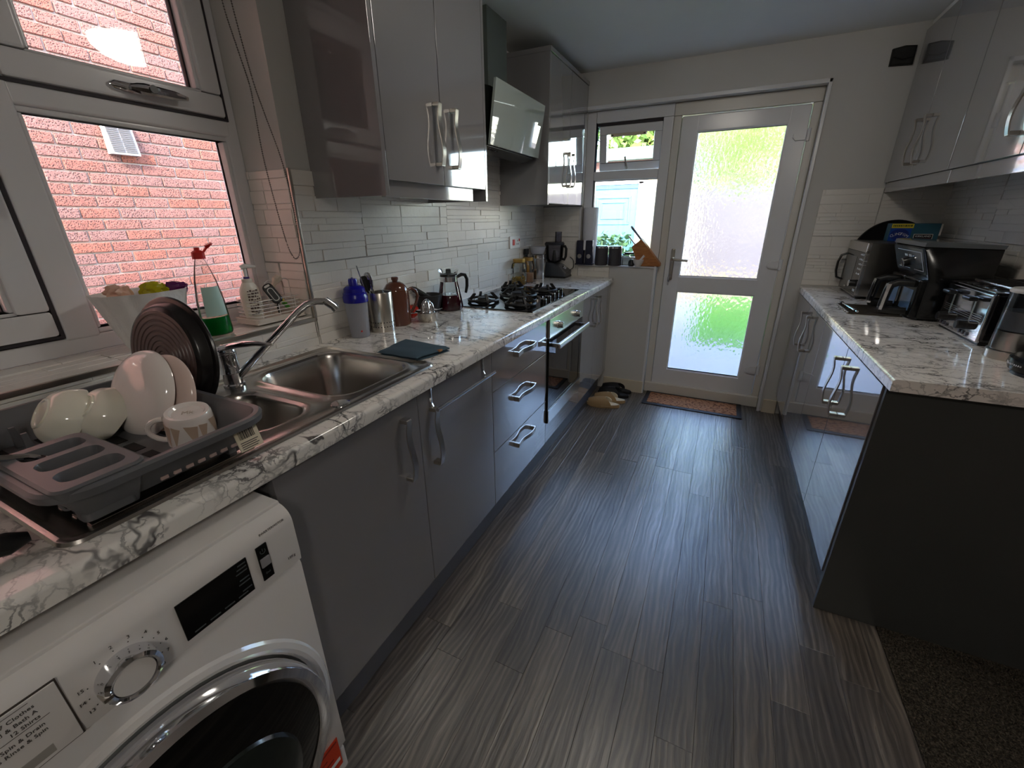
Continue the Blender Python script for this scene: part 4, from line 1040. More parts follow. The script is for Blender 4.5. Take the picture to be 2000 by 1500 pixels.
# washing-up liquid bottle
t = thing('dish_soap_bottle', 'clear washing-up liquid bottle with red flip cap and green liquid', 'bottle', (-.622, .758, SZ))
c = (-.622, .758, SZ)
PB = [(0, .001), (.040, .001), (.0425, .008), (.041, .05), (.0385, .10), (.030, .16), (.020, .20), (.0125, .222), (.0115, .228)]
obj('bottle_body', B().lathe(PB, c, 36, None, .72, 1.0, cap=False), clear_glass('soap_bottle_plastic', (.92, .90, .88), 1.18, .15), t)
obj('liquid', B().lathe([(0, .003), (.037, .003), (.0395, .010), (.0388, .055), (0, .055)], c, 36, None, .72, 1.0, cap=False), liquid('green_liquid', s(0, 150, 56)), t)
RED = plain('red_plastic', s(206, 44, 40), .3)
b = B().lathe([(.0165, .224), (.0165, .242), (.012, .246), (.007, .248), (.007, .256), (0, .256)], c, 24, None, 1, 1, cap=False); b.lathe([(0, 0), (.010, .0), (.012, .006), (0, .008)], V(c)+V((.004, .034, .258)), 20, axis_M((-.1, -.45, 1))); b.tube([V(c)+V((.002, .013, .240)), V(c)+V((.003, .024, .252)), V(c)+V((.004, .034, .258))], .005, 6, flat=.6); obj('flip_cap', b, RED, t)
lb = B(); A = [-.9+.13*i for i in range(13)]
lb.loops([[V((c[0]+.72*(r+.0007)*math.cos(a), c[1]+(r+.0007)*math.sin(a), c[2]+z)) for a in A] for r, z in ((.0408, .06), (.0388, .10), (.0335, .14), (.0325, .145))], closed=False)
obj('label', lb, plain('pale_teal_label', s(176, 206, 196), .4), t)
# wire basket tray with dispenser, brush, sponge
t = thing('wire_caddy', 'white wire sink caddy on a plastic tray at the window corner', 'caddy', (-.655, .985, SZ))
WIRE = plain('white_wire', s(230, 228, 224), .3)
b = B().box(-.712, .872, SZ, -.600, 1.062, SZ+.008, .004); b.loops([[V((p[0], p[1], SZ+.006)) for p in rrect(-.712, .872, -.600, 1.062, .012, 4)], [V((p[0], p[1], SZ+.020)) for p in rrect(-.715, .869, -.597, 1.065, .012, 4)], [V((p[0], p[1], SZ+.020)) for p in rrect(-.708, .876, -.604, 1.058, .012, 4)], [V((p[0], p[1], SZ+.008)) for p in rrect(-.706, .878, -.606, 1.056, .012, 4)]]); obj('drip_tray', b, plain('cream_white_plastic', s(224, 214, 204), .35), t)
b = B()
for z in (.026, .038, .050, .062, .076): b.tube([V((p[0], p[1], SZ+z)) for p in rrect(-.706, .878, -.606, 1.056, .016, 4)], .0014, 6, True)
for (x, y) in ((-.606, .90), (-.606, .965), (-.606, 1.03), (-.706, .90), (-.706, .965), (-.706, 1.03), (-.655, .878), (-.655, 1.056)): b.tube([(x, y, SZ+.02), (x, y, SZ+.078)], .0014, 6)
b.tube([(-.655, 1.056, SZ+.07), (-.655, 1.056, SZ+.125), (-.655, 1.045, SZ+.132), (-.655, .975, SZ+.132), (-.655, .965, SZ+.125), (-.655, .965, SZ+.02)], .0016, 6)
obj('wire_basket', b, WIRE, t)
c = (-.655, .905, SZ+.010)
t = thing('soap_dispenser', 'white pump bottle with brown printed label in the wire caddy', 'bottle', c)
obj('bottle_body', B().lathe([(0, 0), (.026, 0), (.028, .006), (.031, .04), (.0315, .09), (.029, .105), (.020, .122), (.0165, .126), (.0165, .138), (0, .138)], c, 32, None, .85, 1, cap=False), plain('cream_white_bottle', s(232, 226, 212), .3), t)
obj('collar', B().lathe([(.009, .138), (.009, .144), (0, .144)], c, 16, cap=False), plain('violet_ring', s(72, 60, 130), .4), t)
obj('pump', B().tube([V(c)+V(p) for p in ((0, 0, .14), (0, 0, .172))], .0055, 10).tube([V(c)+V(p) for p in ((0, -.012, .174), (.004, .0, .178), (.006, .020, .176), (.006, .034, .173))], .006, 10, rs=[.006, .008, .006, .004]), WHITEP, t)
b = B(); rd = random.Random(2)
for i in range(9):
    z = .022+i*.0095; a0 = -.75
    while a0 < .35:
        w_ = rd.uniform(.1, .3); rr_ = .0295+.002*min(1, z/.05)
        A = [a0+w_*q/2 for q in range(3)]
        b.loops([[V((c[0]+.85*(rr_+.0007)*math.cos(a), c[1]+(rr_+.0007)*math.sin(a), c[2]+zz)) for a in A] for zz in (z, z+rd.choice((.003, .006)))], closed=False); a0 += w_+.06
obj('printed_label', b, plain('brown_print', s(96, 76, 70), .5), t, False)
t = thing('dish_brush', 'black and white dish brush leaning in the wire caddy', 'brush', (-.625, .955, SZ+.04))
zb_ = V((.80, -.52, .28)).normalized(); yb_ = V((-.10, -.42, .90)); yb_ = (yb_-zb_*yb_.dot(zb_)).normalized(); xb_ = yb_.cross(zb_); M = M4.Identity(4)
for i in range(3): M[i][0] = xb_[i]; M[i][1] = yb_[i]; M[i][2] = zb_[i]; M[i][3] = (-.612, .955, SZ+.094)[i]
b = B().loops([[M @ V((p[0], p[1], z)) for p in rrect(-.017+e, -.036+e, .017-e, .036-e, .014, 5)] for z, e in ((-.006, .003), (.002, 0), (.006, .003))], True, True); hd = obj('brush_head', b, BLACKP, t)
b = B().loops([[M @ V((p[0], p[1], z)) for p in rrect(-.010+e, -.028+e, .010-e, .020-e, .009, 5)] for z, e in ((.0062, 0), (.0074, .0005))], True, True); b.loops([[M @ V((p[0], p[1], z)) for p in rrect(-.009, .024, .009, .031, .003, 5)] for z in (.0062, .0074)], True, True); obj('white_outline', b, WHITEP, hd)
b = B().loops([[M @ V((p[0], p[1], z)) for p in rrect(-.0075+e, -.025+e, .0075-e, .017-e, .007, 5)] for z, e in ((.0076, 0), (.0084, .0005))], True, True); obj('grip_pad', b, BLACKP, hd)
obj('handle', B().tube([M @ V((0, -.03, -.002)), (-.625, .975, SZ+.045), (-.632, .982, SZ+.022)], .005, 8), BLACKP, t)
t = thing('scrub_brush', 'scrubbing brush with cream head and yellow-to-green handle in the caddy', 'brush', (-.66, 1.0, SZ+.03))
ax0, ax1 = V((-.655, 1.035, SZ+.030)), V((-.650, .985, SZ+.098)); YG = N('yellow_green_handle'); tc = YG.n('TexCoord'); sx_ = YG.n('SeparateXYZ'); YG.l(tc.outputs['Generated'], sx_.inputs[0])
YG.pbr(YG.ramp(sx_.outputs[2], [(.3, s(70, 160, 50)), (.45, s(206, 190, 96)), (1, s(220, 196, 110))]), .3)
obj('handle', B().tube([ax0, ax0.lerp(ax1, .5), ax1], .010, 12, rs=[.010, .0115, .009], flat=.6), YG.m, t)
obj('brush_head', B().tube([ax1, V((-.650, .993, SZ+.118)), V((-.648, 1.004, SZ+.132)), V((-.648, 1.016, SZ+.140))], .010, 12, rs=[.007, .008, .016, .015], flat=.8), plain('cream_brush', s(222, 208, 190), .5), t)
# bead chain of the roller blind
BEAD = plain('bead_steel', s(120, 116, 112), .35, 1.0)
t = thing('blind_chain', 'long beaded metal blind chain looped beside the side window', 'chain', (-.63, 1.05, 1.22))
P1 = [V((-.655, 1.045, 2.12)), V((-.652, 1.05, 1.95)), V((-.628, 1.05, 1.76)), V((-.605, 1.052, 1.66)), V((-.570, 1.054, 1.53)), V((-.553, 1.052, 1.40)), V((-.552, 1.050, 1.29)), V((-.560, 1.05, 1.243)), V((-.582, 1.05, 1.223)), V((-.600, 1.05, 1.234)), V((-.617, 1.05, 1.28)), V((-.637, 1.05, 1.42)), V((-.648, 1.05, 1.55)), V((-.640, 1.047, 1.68)), V((-.640, 1.046, 1.74)), V((-.662, 1.045, 1.84)), V((-.684, 1.045, 1.95)), V((-.690, 1.045, 2.12))]
def spline(P, step):
    out = []
    for i in range(len(P)-1):
        p0, p1, p2, p3 = P[max(i-1, 0)], P[i], P[i+1], P[min(i+2, len(P)-1)]; n_ = max(2, int((p2-p1).length/step))
        for k_ in range(n_):
            u = k_/n_; out.append(.5*((2*p1)+(p2-p0)*u+(2*p0-5*p1+4*p2-p3)*u*u+(3*p1-p0-3*p2+p3)*u**3))
    return out
SPN = spline(P1, .0062); b = B()
for p in SPN:
    m_ = bmesh.ops.create_icosphere(b.m, subdivisions=1, radius=.0024)
    for v in m_['verts']: v.co += p
bc = obj('bead', b, BEAD, t); bc['kind'] = 'stuff'
obj('cord', B().tube(SPN[::3], .0007, 5), BEAD, t)

# ------------------------------------------------------------------ along the sink worktop
def std(name, label, cat, x, y, z=WT): return thing(name, label, cat, (x, y, z)), V((x, y, z))
t, c = std('shaker_bottle', 'frosted plastic shaker bottle with dark blue lid against the tiles', 'bottle', -.510, 1.222)
obj('cup', B().lathe([(0, 0), (.034, 0), (.036, .004), (.043, .13), (.044, .15), (.042, .15), (.040, .12), (.033, .005), (0, .004)], c, 36, cap=False), plain('frosted_plastic', s(206, 208, 216), .3, Transmission_Weight=.55, IOR=1.15), t)
BLUE = plain('dark_blue_lid', s(24, 22, 150), .25)
lid = obj('lid', B().lathe([(.0455, .138), (.0465, .142), (.0465, .160), (.044, .164), (.044, .172), (.040, .176), (.039, .190), (.030, .198), (.022, .201), (0, .201)], c, 36, cap=False), BLUE, t)
obj('spout_cap', B().lathe([(.017, .198), (.0165, .222), (.014, .227), (0, .228)], c+V((.004, -.006, 0)), 20, cap=False).tube([c+V((-.02, .03, .2)), c+V((-.016, .022, .218)), c+V((-.004, .0, .224))], .006, 8), BLUE, lid)
obj('print', B().box(c.x+.031, c.y-.026, WT+.025, c.x+.0325, c.y-.010, WT+.031), RED, t, False)
t, c = std('utensil_holder', 'brushed steel utensil holder with two rows of drilled holes', 'holder', -.494, 1.338)
hb_ = obj('can', B().lathe([(0, 0), (.049, 0), (.0495, .003), (.0495, .158), (.0485, .160), (.047, .158), (.047, .01), (0, .008)], c, 48, cap=False), plain('utensil_can_steel', s(206, 200, 190), .28, 1.0), t)
b = B()
for zz in (.022, .040):
    for i in range(26):
        a = 2*PI*i/26; m_ = axis_M((math.cos(a), math.sin(a), 0)); b.lathe([(0, .0501), (.0024, .0500), (.0026, .0490)], c+V((0, 0, zz)), 8, m_, cap=False)
obj('hole', b, DARKSLOT, hb_, False)
for (lab, dx, dy, lx, ly, L, r, mt, ov) in (('black-handled spatula standing in the steel utensil holder', -.01, -.01, -.035, -.018, .20, .007, BLACKP, .026), ('steel slotted turner standing in the steel utensil holder', .0, .01, -.025, -.038, .215, .005, STEEL, .02), ('thin steel skewer standing in the steel utensil holder', -.015, -.015, -.03, -.045, .255, .0025, CHROME, 0)):
    u = thing('utensil', lab, 'utensil', tuple(c+V((dx, dy, .01)))); p0 = c+V((dx, dy, .012)); p1 = p0+V((lx, ly, L))
    obj('shaft', B().tube([p0, p1], r, 8), mt, u)
    if ov:
        d_ = (p1-p0).normalized(); M = M4.Translation(p1-d_*.03) @ axis_M(d_)
        obj('blade', B().loops([[M @ V((p[0], p[1], z)) for p in rrect(-ov*q, -.0022, ov*q, .0022, .0018, 3)] for z, q in ((-.02, .4), (0, .85), (.02, 1), (.036, .8), (.042, .35))], True, True), mt, u)
t, c = std('coffee_pot', 'tall brown glazed stoneware pot with lid and loop handle', 'pot', -.503, 1.450)
BRN = plain('brown_glaze', s(98, 58, 44), .12, var=.12, Coat_Weight=.5)
obj('pot_body', B().lathe([(0, 0), (.050, 0), (.053, .004), (.054, .02), (.054, .14), (.0525, .148), (.050, .150), (0, .150)], c, 44, cap=False), BRN, t)
obj('lid', B().lathe([(.051, .150), (.049, .160), (.038, .176), (.022, .185), (.012, .187), (.0125, .191), (.015, .195), (.015, .203), (.012, .206), (0, .207)], c, 40, cap=False), BRN, t)
obj('handle', B().tube([c+V(p) for p in ((.018, .046, .140), (.028, .066, .150), (.036, .088, .138), (.039, .096, .112), (.034, .086, .080), (.026, .066, .052), (.019, .050, .040))], .0068, 12), BRN, t)
obj('spout', B().tube([c+V((-.030, -.036, .138)), c+V((-.042, -.048, .149))], .012, 10, rs=[.014, .010]), BRN, t)
t, c = std('tomato', 'shiny red tomato behind the brown pot handle', 'tomato', -.535, 1.585)
obj('fruit', B().lathe([(0, .004), (.012, .0), (.028, .012), (.033, .028), (.030, .046), (.018, .056), (.006, .053), (0, .050)], c, 28, cap=False, wob=lambda a, r, z: 1+.02*math.sin(5*a)), plain('tomato_red', s(206, 44, 28), .12, Coat_Weight=.4), t)
obj('stem', B().tube([c+V((0, 0, .05)), c+V((.002, .002, .062))], .002, 6), plain('stem_green', s(60, 96, 40), .6), t)
t, c = std('mortar', 'black granite mortar beside the glass carafe', 'mortar', -.528, 1.712)
GRAN = plain('black_granite', s(34, 36, 37), .55, bump=(220, .3), var=.25)
obj('bowl', B().lathe([(0, 0), (.046, 0), (.050, .006), (.056, .03), (.066, .080), (.0665, .088), (.060, .090), (.055, .082), (.040, .03), (0, .02)], c, 44, cap=False), GRAN, t)
pe = thing('pestle', 'black granite pestle resting across the mortar', 'pestle', tuple(c+V((-.02, -.03, .09)))); 
obj('grip', B().tube([c+V(p) for p in ((.02, .01, .055), (.0, -.025, .085), (-.024, -.075, .122), (-.030, -.088, .131))], .013, 14, rs=[.017, .013, .014, .008]), GRAN, pe)
t, c = std('citrus_juicer', 'steel citrus juicer with ribbed dome on a low bowl', 'juicer', -.424, 1.556)
obj('bowl', B().lathe([(0, 0), (.036, 0), (.042, .008), (.047, .036), (.049, .040), (.046, .040), (.041, .012), (0, .006)], c, 40, cap=False), STEELV, t)
obj('strainer', B().lathe([(.049, .040), (.057, .044), (.055, .046), (.046, .042), (.028, .041)], c, 40, cap=False).tube([c+V((-.03, -.045, .043)), c+V((-.04, -.075, .045))], .008, 8, flat=.3).tube([c+V((.02, .048, .043)), c+V((.03, .072, .046))], .006, 8, flat=.3), CHROME, t)
obj('reamer', B().lathe([(.028, .041), (.027, .055), (.023, .075), (.015, .090), (.006, .098), (0, .100)], c, 60, cap=False, wob=lambda a, r, z: 1+.13*math.cos(10*a)), CHROME, t)
t, c = std('glass_carafe', 'glass carafe of dark red drink with steel collar and black handle', 'carafe', -.474, 1.818)
obj('jug', B().lathe([(0, .001), (.058, .001), (.064, .006), (.066, .02), (.060, .06), (.050, .11), (.043, .145), (.042, .165), (.045, .185), (.052, .200)], c, 44, cap=False), JARGLASS, t)
obj('drink', B().lathe([(0, .003), (.057, .003), (.0625, .008), (.0643, .02), (.0572, .066), (.0535, .078), (0, .078)], c, 40, cap=False), plain('dark_red_drink', s(84, 8, 34), .06), t)
obj('collar', B().lathe([(.0437, .142), (.0437, .166), (.0428, .167)], c, 40, cap=False), CHROME, t)
obj('lid', B().lathe([(.044, .168), (.042, .178), (.020, .181), (.014, .183), (.013, .198), (.010, .202), (0, .203)], c, 32, cap=False), BLACKP, t)
obj('handle', B().tube([c+V(p) for p in ((.022, .036, .158), (.036, .062, .170), (.046, .080, .166), (.051, .090, .145), (.051, .088, .110), (.047, .080, .075))], .010, 12, rs=[.009, .011, .011, .010, .010, .008], flat=.8), BLACKP, t)
# folded dishcloth
def cloth():
    t = thing('dishcloth', 'folded blue-grey dishcloth lying on the worktop beside the sink', 'cloth', (-.17, 1.13, WT))
    DEN = plain('denim_blue_cloth', s(62, 84, 98), .95, bump=(420, .5), var=.15)
    cor = [V((-.262, 1.045, 0)), V((-.098, 1.046, 0)), V((-.066, 1.192, 0)), V((-.285, 1.215, 0))]
    for l in range(2):
        b = B(); n_ = 16; G = []; z0 = .0015+l*.011
        for i in range(n_+1):
            row = []
            for j in range(n_+1):
                u, v = i/n_, j/n_; p = cor[0].lerp(cor[1], u).lerp(cor[3].lerp(cor[2], u), v); e = min(u, 1-u, v, 1-v)
                h = .010*(1-math.exp(-e*18))+.0035*mnoise.noise(V((u*3+l*7, v*3, 1)))*min(1, e*8)
                p = p+V((.006*mnoise.noise(V((u*4, v*4, l*5+.3))), .006*mnoise.noise(V((v*4, u*4, l*9))), 0))
                row.append(V((p.x, p.y, WT+z0+(h if True else 0))))
            G.append(row)
        b.loops(G, closed=False)
        low = [[V((p.x, p.y, WT+z0)) for p in r] for r in (G[0], G[-1])]
        b.loops([G[0], [V((p.x, p.y, WT+z0-.001)) for p in G[0]]], closed=False); b.loops([G[-1], [V((p.x, p.y, WT+z0-.001)) for p in G[-1]]], closed=False)
        b.loops([[r[0] for r in G], [V((r[0].x, r[0].y, WT+z0-.001)) for r in G]], closed=False); b.loops([[r[-1] for r in G], [V((r[-1].x, r[-1].y, WT+z0-.001)) for r in G]], closed=False)
        obj('fold', b, DEN, t)
    obj('seam', B().tube([(-.10+.002, 1.044, WT+.012), (-.098, 1.10, WT+.013), (-.082, 1.16, WT+.012), (-.067, 1.19, WT+.010)], .003, 8), DEN, t)
    obj('label_tab', B().box(-.088, 1.14, WT+.010, -.072, 1.158, WT+.0165, .001), plain('tan_leather', s(150, 100, 56), .6), t)
cloth()
# over-door towel rail
t = thing('towel_rail', 'steel over-door towel rail hung on the second sink cabinet door', 'rail', (.02, 1.13, .80))
for y in (.972, 1.300):
    obj('hook', B().tube([(-.021, y, .83), (-.021, y, WB-.0022), (.003, y, WB-.0022), (.003, y, .812), (.010, y, .800), (.034, y, .800), (.040, y, .806)], .0065, 4, flat=.22), STEEL, t, False)
obj('bar', B().tube([(.040, .952, .806), (.040, 1.325, .806)], .0062, 14), CHROME, t)
# behind the hob
t, c = std('pasta_jar', 'large clear jar with gold lid holding pasta, behind the hob', 'jar', -.515, 2.752)
obj('jar_body', B().lathe([(0, .001), (.052, .001), (.055, .006), (.055, .11), (.050, .138), (.040, .148), (.038, .158)], c, 40, cap=False), JARGLASS, t)
obj('lid', B().lathe([(.041, .150), (.042, .153), (.042, .170), (.040, .173), (0, .174)], c, 36, cap=False), plain('gold_lid', s(196, 156, 84), .3, .7), t)
b = B(); rd = random.Random(8)
for i in range(130):
    a, r_, z = rd.random()*2*PI, .046*math.sqrt(rd.random()), .006+rd.random()*.055*(1-.3*rd.random()); p = c+V((r_*math.cos(a), r_*math.sin(a), z)); d_ = V((rd.gauss(0, 1), rd.gauss(0, 1), rd.gauss(0, .7))).normalized()*.010
    q = [p-d_, p+V((0, 0, .003)), p+d_]
    for v in q:
        k_ = math.hypot(v.x-c.x, v.y-c.y)
        if k_ > .05: v.x = c.x+(v.x-c.x)*.05/k_; v.y = c.y+(v.y-c.y)*.05/k_
    b.tube(q, .0028, 5)
ps = obj('pasta', b, plain('pasta_yellow', s(206, 168, 70), .5, var=.2), t); ps['kind'] = 'stuff'
t, c = std('pasta_jar', 'slimmer clear jar with gold lid half behind the first pasta jar', 'jar', -.505, 2.885)
obj('jar_body', B().lathe([(0, .001), (.040, .001), (.043, .006), (.043, .12), (.036, .142), (.034, .155)], c, 32, cap=False), JARGLASS, t)
obj('lid', B().lathe([(.036, .150), (.037, .153), (.037, .170), (.035, .173), (0, .174)], c, 30, cap=False), bpy.data.materials['gold_lid'], t)
obj('grain', B().lathe([(0, .003), (.039, .003), (.041, .008), (.041, .062), (0, .068)], c, 24, cap=False), plain('pink_grain', s(206, 160, 124), .8, bump=(160, .8, .004), var=.25), t)
t, c = std('spray_bottle', 'amber bottle with black trigger spray beside the steel canister', 'bottle', -.548, 2.955)
obj('bottle_body', B().lathe([(0, 0), (.022, 0), (.024, .006), (.024, .10), (.020, .125), (.010, .145), (.010, .155), (0, .155)], c, 24, cap=False), plain('amber_oil', s(176, 120, 30), .15), t)
obj('trigger_head', B().lathe([(.013, .15), (.013, .172), (.010, .175)], c, 16).box(c.x-.012, c.y-.030, WT+.185, c.x+.012, c.y+.022, WT+.226, .006).box(c.x-.008, c.y-.010, WT+.17, c.x+.008, c.y+.012, WT+.19, .003).tube([c+V((0, -.018, .19)), c+V((.002, -.030, .17)), c+V((.004, -.036, .155))], .006, 8, flat=.6), BLACKP, t)
t, c = std('steel_canister', 'shiny steel canister with a pale tub standing on its lid', 'canister', -.500, 3.055)
obj('can', B().lathe([(0, 0), (.060, 0), (.062, .003), (.062, .152), (.0635, .153), (.0635, .178), (.060, .182), (0, .183)], c, 48, cap=False), brushed('canister_steel', s(206, 204, 204), .16, (260, 260, 4)), t)
obj('lid_band', B().lathe([(.064, .154), (.0645, .157), (.064, .160)], c, 48, cap=False), CHROME, t)
c2 = c+V((0, 0, .184)); t = thing('plastic_tub', 'pale translucent plastic tub standing on the steel canister', 'tub', tuple(c2))
obj('tub_body', B().lathe([(0, 0), (.044, 0), (.048, .004), (.058, .046), (.060, .047), (.060, .052), (0, .053)], c2, 36, cap=False), plain('pale_tub', s(206, 208, 216), .35, Transmission_Weight=.3), t)
# food processor
t, c = std('food_processor', 'black food processor with smoked bowl and feed tube in the corner', 'food processor', -.405, 3.225)
DG_ = plain('slate_plastic', s(58, 62, 70), .28)
b = B(); pr = [(-.085, .012), (.092, .012), (.096, .045), (.030, .092), (-.02, .112), (-.085, .112)]
rings = []
for yy, k_ in ((-.075, .86), (-.068, 1), (.068, 1), (.075, .86)): rings.append([V((c.x+p[0]*k_, c.y+yy, WT+.012+(p[1]-.012)*k_)) for p in pr])
b.loops(rings, True, True); obj('motor_base', b, DG_, t)
obj('foot_plate', B().box(c.x-.09, c.y-.078, WT, c.x+.097, c.y+.078, WT+.016, .006), BLACKP, t)
cb2 = c+V((-.025, 0, 0))
obj('bowl', B().lathe([(.03, .112), (.055, .118), (.066, .135), (.072, .235), (.073, .242)], cb2, 36, cap=False), SMOKE, t)
obj('blade_hub', B().lathe([(.02, .113), (.016, .16), (.008, .20), (0, .20)], cb2, 18, cap=False).tube([cb2+V((.01, 0, .14)), cb2+V((.05, .02, .145))], .005, 6, flat=.3), BLACKP, t)
ld = obj('lid', B().lathe([(.076, .240), (.077, .250), (.068, .262), (.03, .266), (0, .266)], cb2, 36, cap=False), plain('smoked_lid', s(60, 62, 68), .12), t)
obj('feed_tube', B().lathe([(.026, .262), (.026, .335), (.024, .335), (.024, .262)], cb2+V((.03, 0, 0)), 28, None, 1, .8, cap=False), SMOKE, ld)
obj('pusher', B().lathe([(0, .262), (.022, .262), (.022, .326), (0, .326)], cb2+V((.03, 0, 0)), 24, None, 1, .8, cap=False), SMOKE, ld)
obj('handle', B().tube([cb2+V(p) for p in ((.068, -.02, .232), (.096, -.03, .232), (.106, -.032, .215), (.104, -.032, .16), (.092, -.028, .136), (.066, -.02, .14))], .010, 10), BLACKP, t)
obj('dial', B().lathe([(0, 0), (.018, 0), (.016, .012), (0, .013)], c+V((.06, 0, .072)), 20, axis_M((.55, 0, .84))), CHROME, t)
obj('power_cord', B().tube(spline([c+V((.085, .05, .05)), c+V((.11, .07, .07)), c+V((.10, .095, .12)), c+V((.06, .10, .15))], .012), .003, 6), BLACKP, t)
# socket
t = thing('cooker_switch', 'white cooker switch plate with red rocker on the tiled wall', 'switch', (XW+.012, 2.785, 1.19))
obj('plate', B().box(XW+.006, 2.708, 1.150, XW+.016, 2.868, 1.232, .003), WHITEP, t)
obj('rocker', B().box(XW+.015, 2.745, 1.172, XW+.021, 2.775, 1.210, .002), RED, t)
b = B(); 
for (y, z) in ((2.825, 1.200), (2.815, 1.178), (2.838, 1.178)): b.box(XW+.0155, y-.004, z-.005, XW+.0165, y+.004, z+.005)
obj('socket_slot', b, GASKET, t, False); obj('switch', B().box(XW+.015, 2.845, 1.195, XW+.019, 2.858, 1.212, .001), RED, t)

# ------------------------------------------------------------------ on the sill of the garden window
BZ = 1.0025
def stb(name, label, cat, x, y, z=BZ): return thing(name, label, cat, (x, y, z)), V((x, y, z))
t, c = stb('kitchen_roll', 'tall white kitchen roll standing on the garden window sill', 'kitchen roll', -.205, YB+.055)
PAP = plain('paper_white', s(226, 226, 232), .9, bump=(90, .25))
obj('roll', B().lathe([(.018, 0), (.056, 0), (.057, .004), (.057, .41), (.055, .413), (.018, .413)], c, 40, cap=False, wob=lambda a, r, z: 1+(.02*math.sin(a*2+z*9) if r > .03 else 0)), PAP, t)
obj('core', B().lathe([(.018, 0), (.018, .412)], c, 20, cap=False), plain('cardboard', s(166, 136, 104), .9), t)
t, c = stb('condiment_stand', 'navy twin condiment dispenser with two round steel windows before the kitchen roll', 'dispenser', -.215, YB-.025)
NAVY = plain('navy_plastic', s(26, 28, 52), .35)
for dx in (-.036, .036):
    tw = obj('tower', B().box(c.x+dx-.027, c.y-.022, BZ+.008, c.x+dx+.027, c.y+.022, BZ+.180, .005), NAVY, t)
    obj('window', B().lathe([(.012, .0), (.0165, .001), (.0165, .004), (.012, .005), (.010, .003), (0, .002)], (c.x+dx, c.y-.022, BZ+.065), 24, M4.Rotation(PI/2, 4, 'X'), cap=False), NICKEL, tw)
obj('foot', B().box(c.x-.070, c.y-.03, BZ, c.x+.070, c.y+.024, BZ+.010, .003), NAVY, t)
obj('centre_strip', B().box(c.x-.010, c.y-.016, BZ+.11, c.x+.010, c.y+.016, BZ+.182, .002), PAP, t)
DKC = plain('charcoal_canister', s(68, 66, 72), .35)
def can(label, x):
    t, c = stb('storage_canister', label, 'canister', x, YB+.005); t['group'] = 'charcoal canisters on the garden window sill'
    obj('can', B().lathe([(0, 0), (.047, 0), (.049, .003), (.049, .125), (0, .125)], c, 36, cap=False), DKC, t)
    obj('lid', B().lathe([(.0495, .125), (.0495, .137), (.046, .141), (0, .141)], c, 36, cap=False), CHROME, t)
can('charcoal canister with steel rim next to the navy dispenser', -.090); can('charcoal canister with steel rim next to the glass jar', .014)
t, c = stb('glass_jar', 'small square clip-top glass jar between canister and knife block', 'jar', .100, YB+.005)
obj('jar_body', B().loops([[V((p[0], p[1], BZ+z)) for p in rrect(c.x-.034+e, c.y-.034+e, c.x+.034-e, c.y+.034-e, .010, 4)] for z, e in ((.001, .004), (.006, 0), (.062, 0), (.072, .010), (.080, .012))], True), JARGLASS, t)
obj('clip_lid', B().box(c.x-.012, c.y-.03, BZ+.086, c.x+.058, c.y+.03, BZ+.098, .004).box(c.x-.026, c.y-.026, BZ+.080, c.x+.026, c.y+.026, BZ+.088, .002), BLACKP, t)
t, c = stb('mini_grater', 'small rounded black grinder beside the white mortar', 'grinder', .140, YB+.0)
obj('body', B().lathe([(0, 0), (.020, 0), (.024, .012), (.021, .034), (.012, .046), (0, .048)], c, 24, cap=False), BLACKM, t); obj('ring', B().lathe([(.0235, .013), (.0245, .015), (.0235, .018)], c, 24, cap=False), DKC, t)
t, c = stb('mortar', 'little white marble mortar at the foot of the knife block', 'mortar', .192, YB-.012)
obj('bowl', B().lathe([(0, 0), (.020, 0), (.022, .006), (.036, .030), (.039, .050), (.036, .051), (.030, .030), (0, .014)], c, 32, cap=False), plain('white_marble', s(226, 222, 220), .3, var=.06), t)
t2 = thing('pestle', 'little white marble pestle leaning in the white mortar', 'pestle', tuple(c+V((.02, 0, .04)))); obj('grip', B().tube([c+V((-.004, 0, .024)), c+V((.022, 0, .056)), c+V((.040, -.002, .078))], .008, 10, rs=[.010, .007, .009]), bpy.data.materials['white_marble'], t2)
t, c = stb('knife_block', 'light wooden knife block leaning towards the door', 'knife block', .245, YB+.03)
WOODB = N('beech_block'); f_ = WOODB.noise(WOODB.coord((8, 60, 60)), 2, 4, .6, .6); WOODB.pbr(WOODB.ramp(f_, [(.3, s(150, 88, 44)), (.7, s(196, 130, 72))]), .45, 0)
pr = [(.198, .004), (.352, .004), (.352, .022), (.205, .192), (.140, .138)]
b = B().prism([(p[0]-.005, BZ+p[1]) for p in pr], 'y', YB-.012, YB+.058); obj('block', b, WOODB.m, t, False)
obj('base_strip', B().box(.196, YB-.010, BZ, .338, YB+.056, BZ+.006), BLACKP, t, False)
def knife(label, x, z, L, r, yy, mt):
    k_ = thing('knife', label, 'knife', (x, yy, z)); d_ = V((-.66, 0, .75)).normalized(); p = V((x, yy, z))
    obj('handle', B().tube([p, p+d_*L*.5, p+d_*L*.9, p+d_*L], r, 10, rs=[r*.9, r, r*1.15, r*.6], flat=.6), mt, k_)
    obj('bolster', B().tube([p-d_*.006, p+d_*.004], r*.95, 10), CHROME, k_)
GREYH = plain('grey_knife_handle', s(92, 90, 96), .4)
knife('large grey-handled knife in the top slot of the wooden block', .193, BZ+.186, .125, .013, YB+.03, GREYH)
knife('slim steel-handled knife in the lower slot of the wooden block', .153, BZ+.155, .080, .009, YB+.01, STEEL)

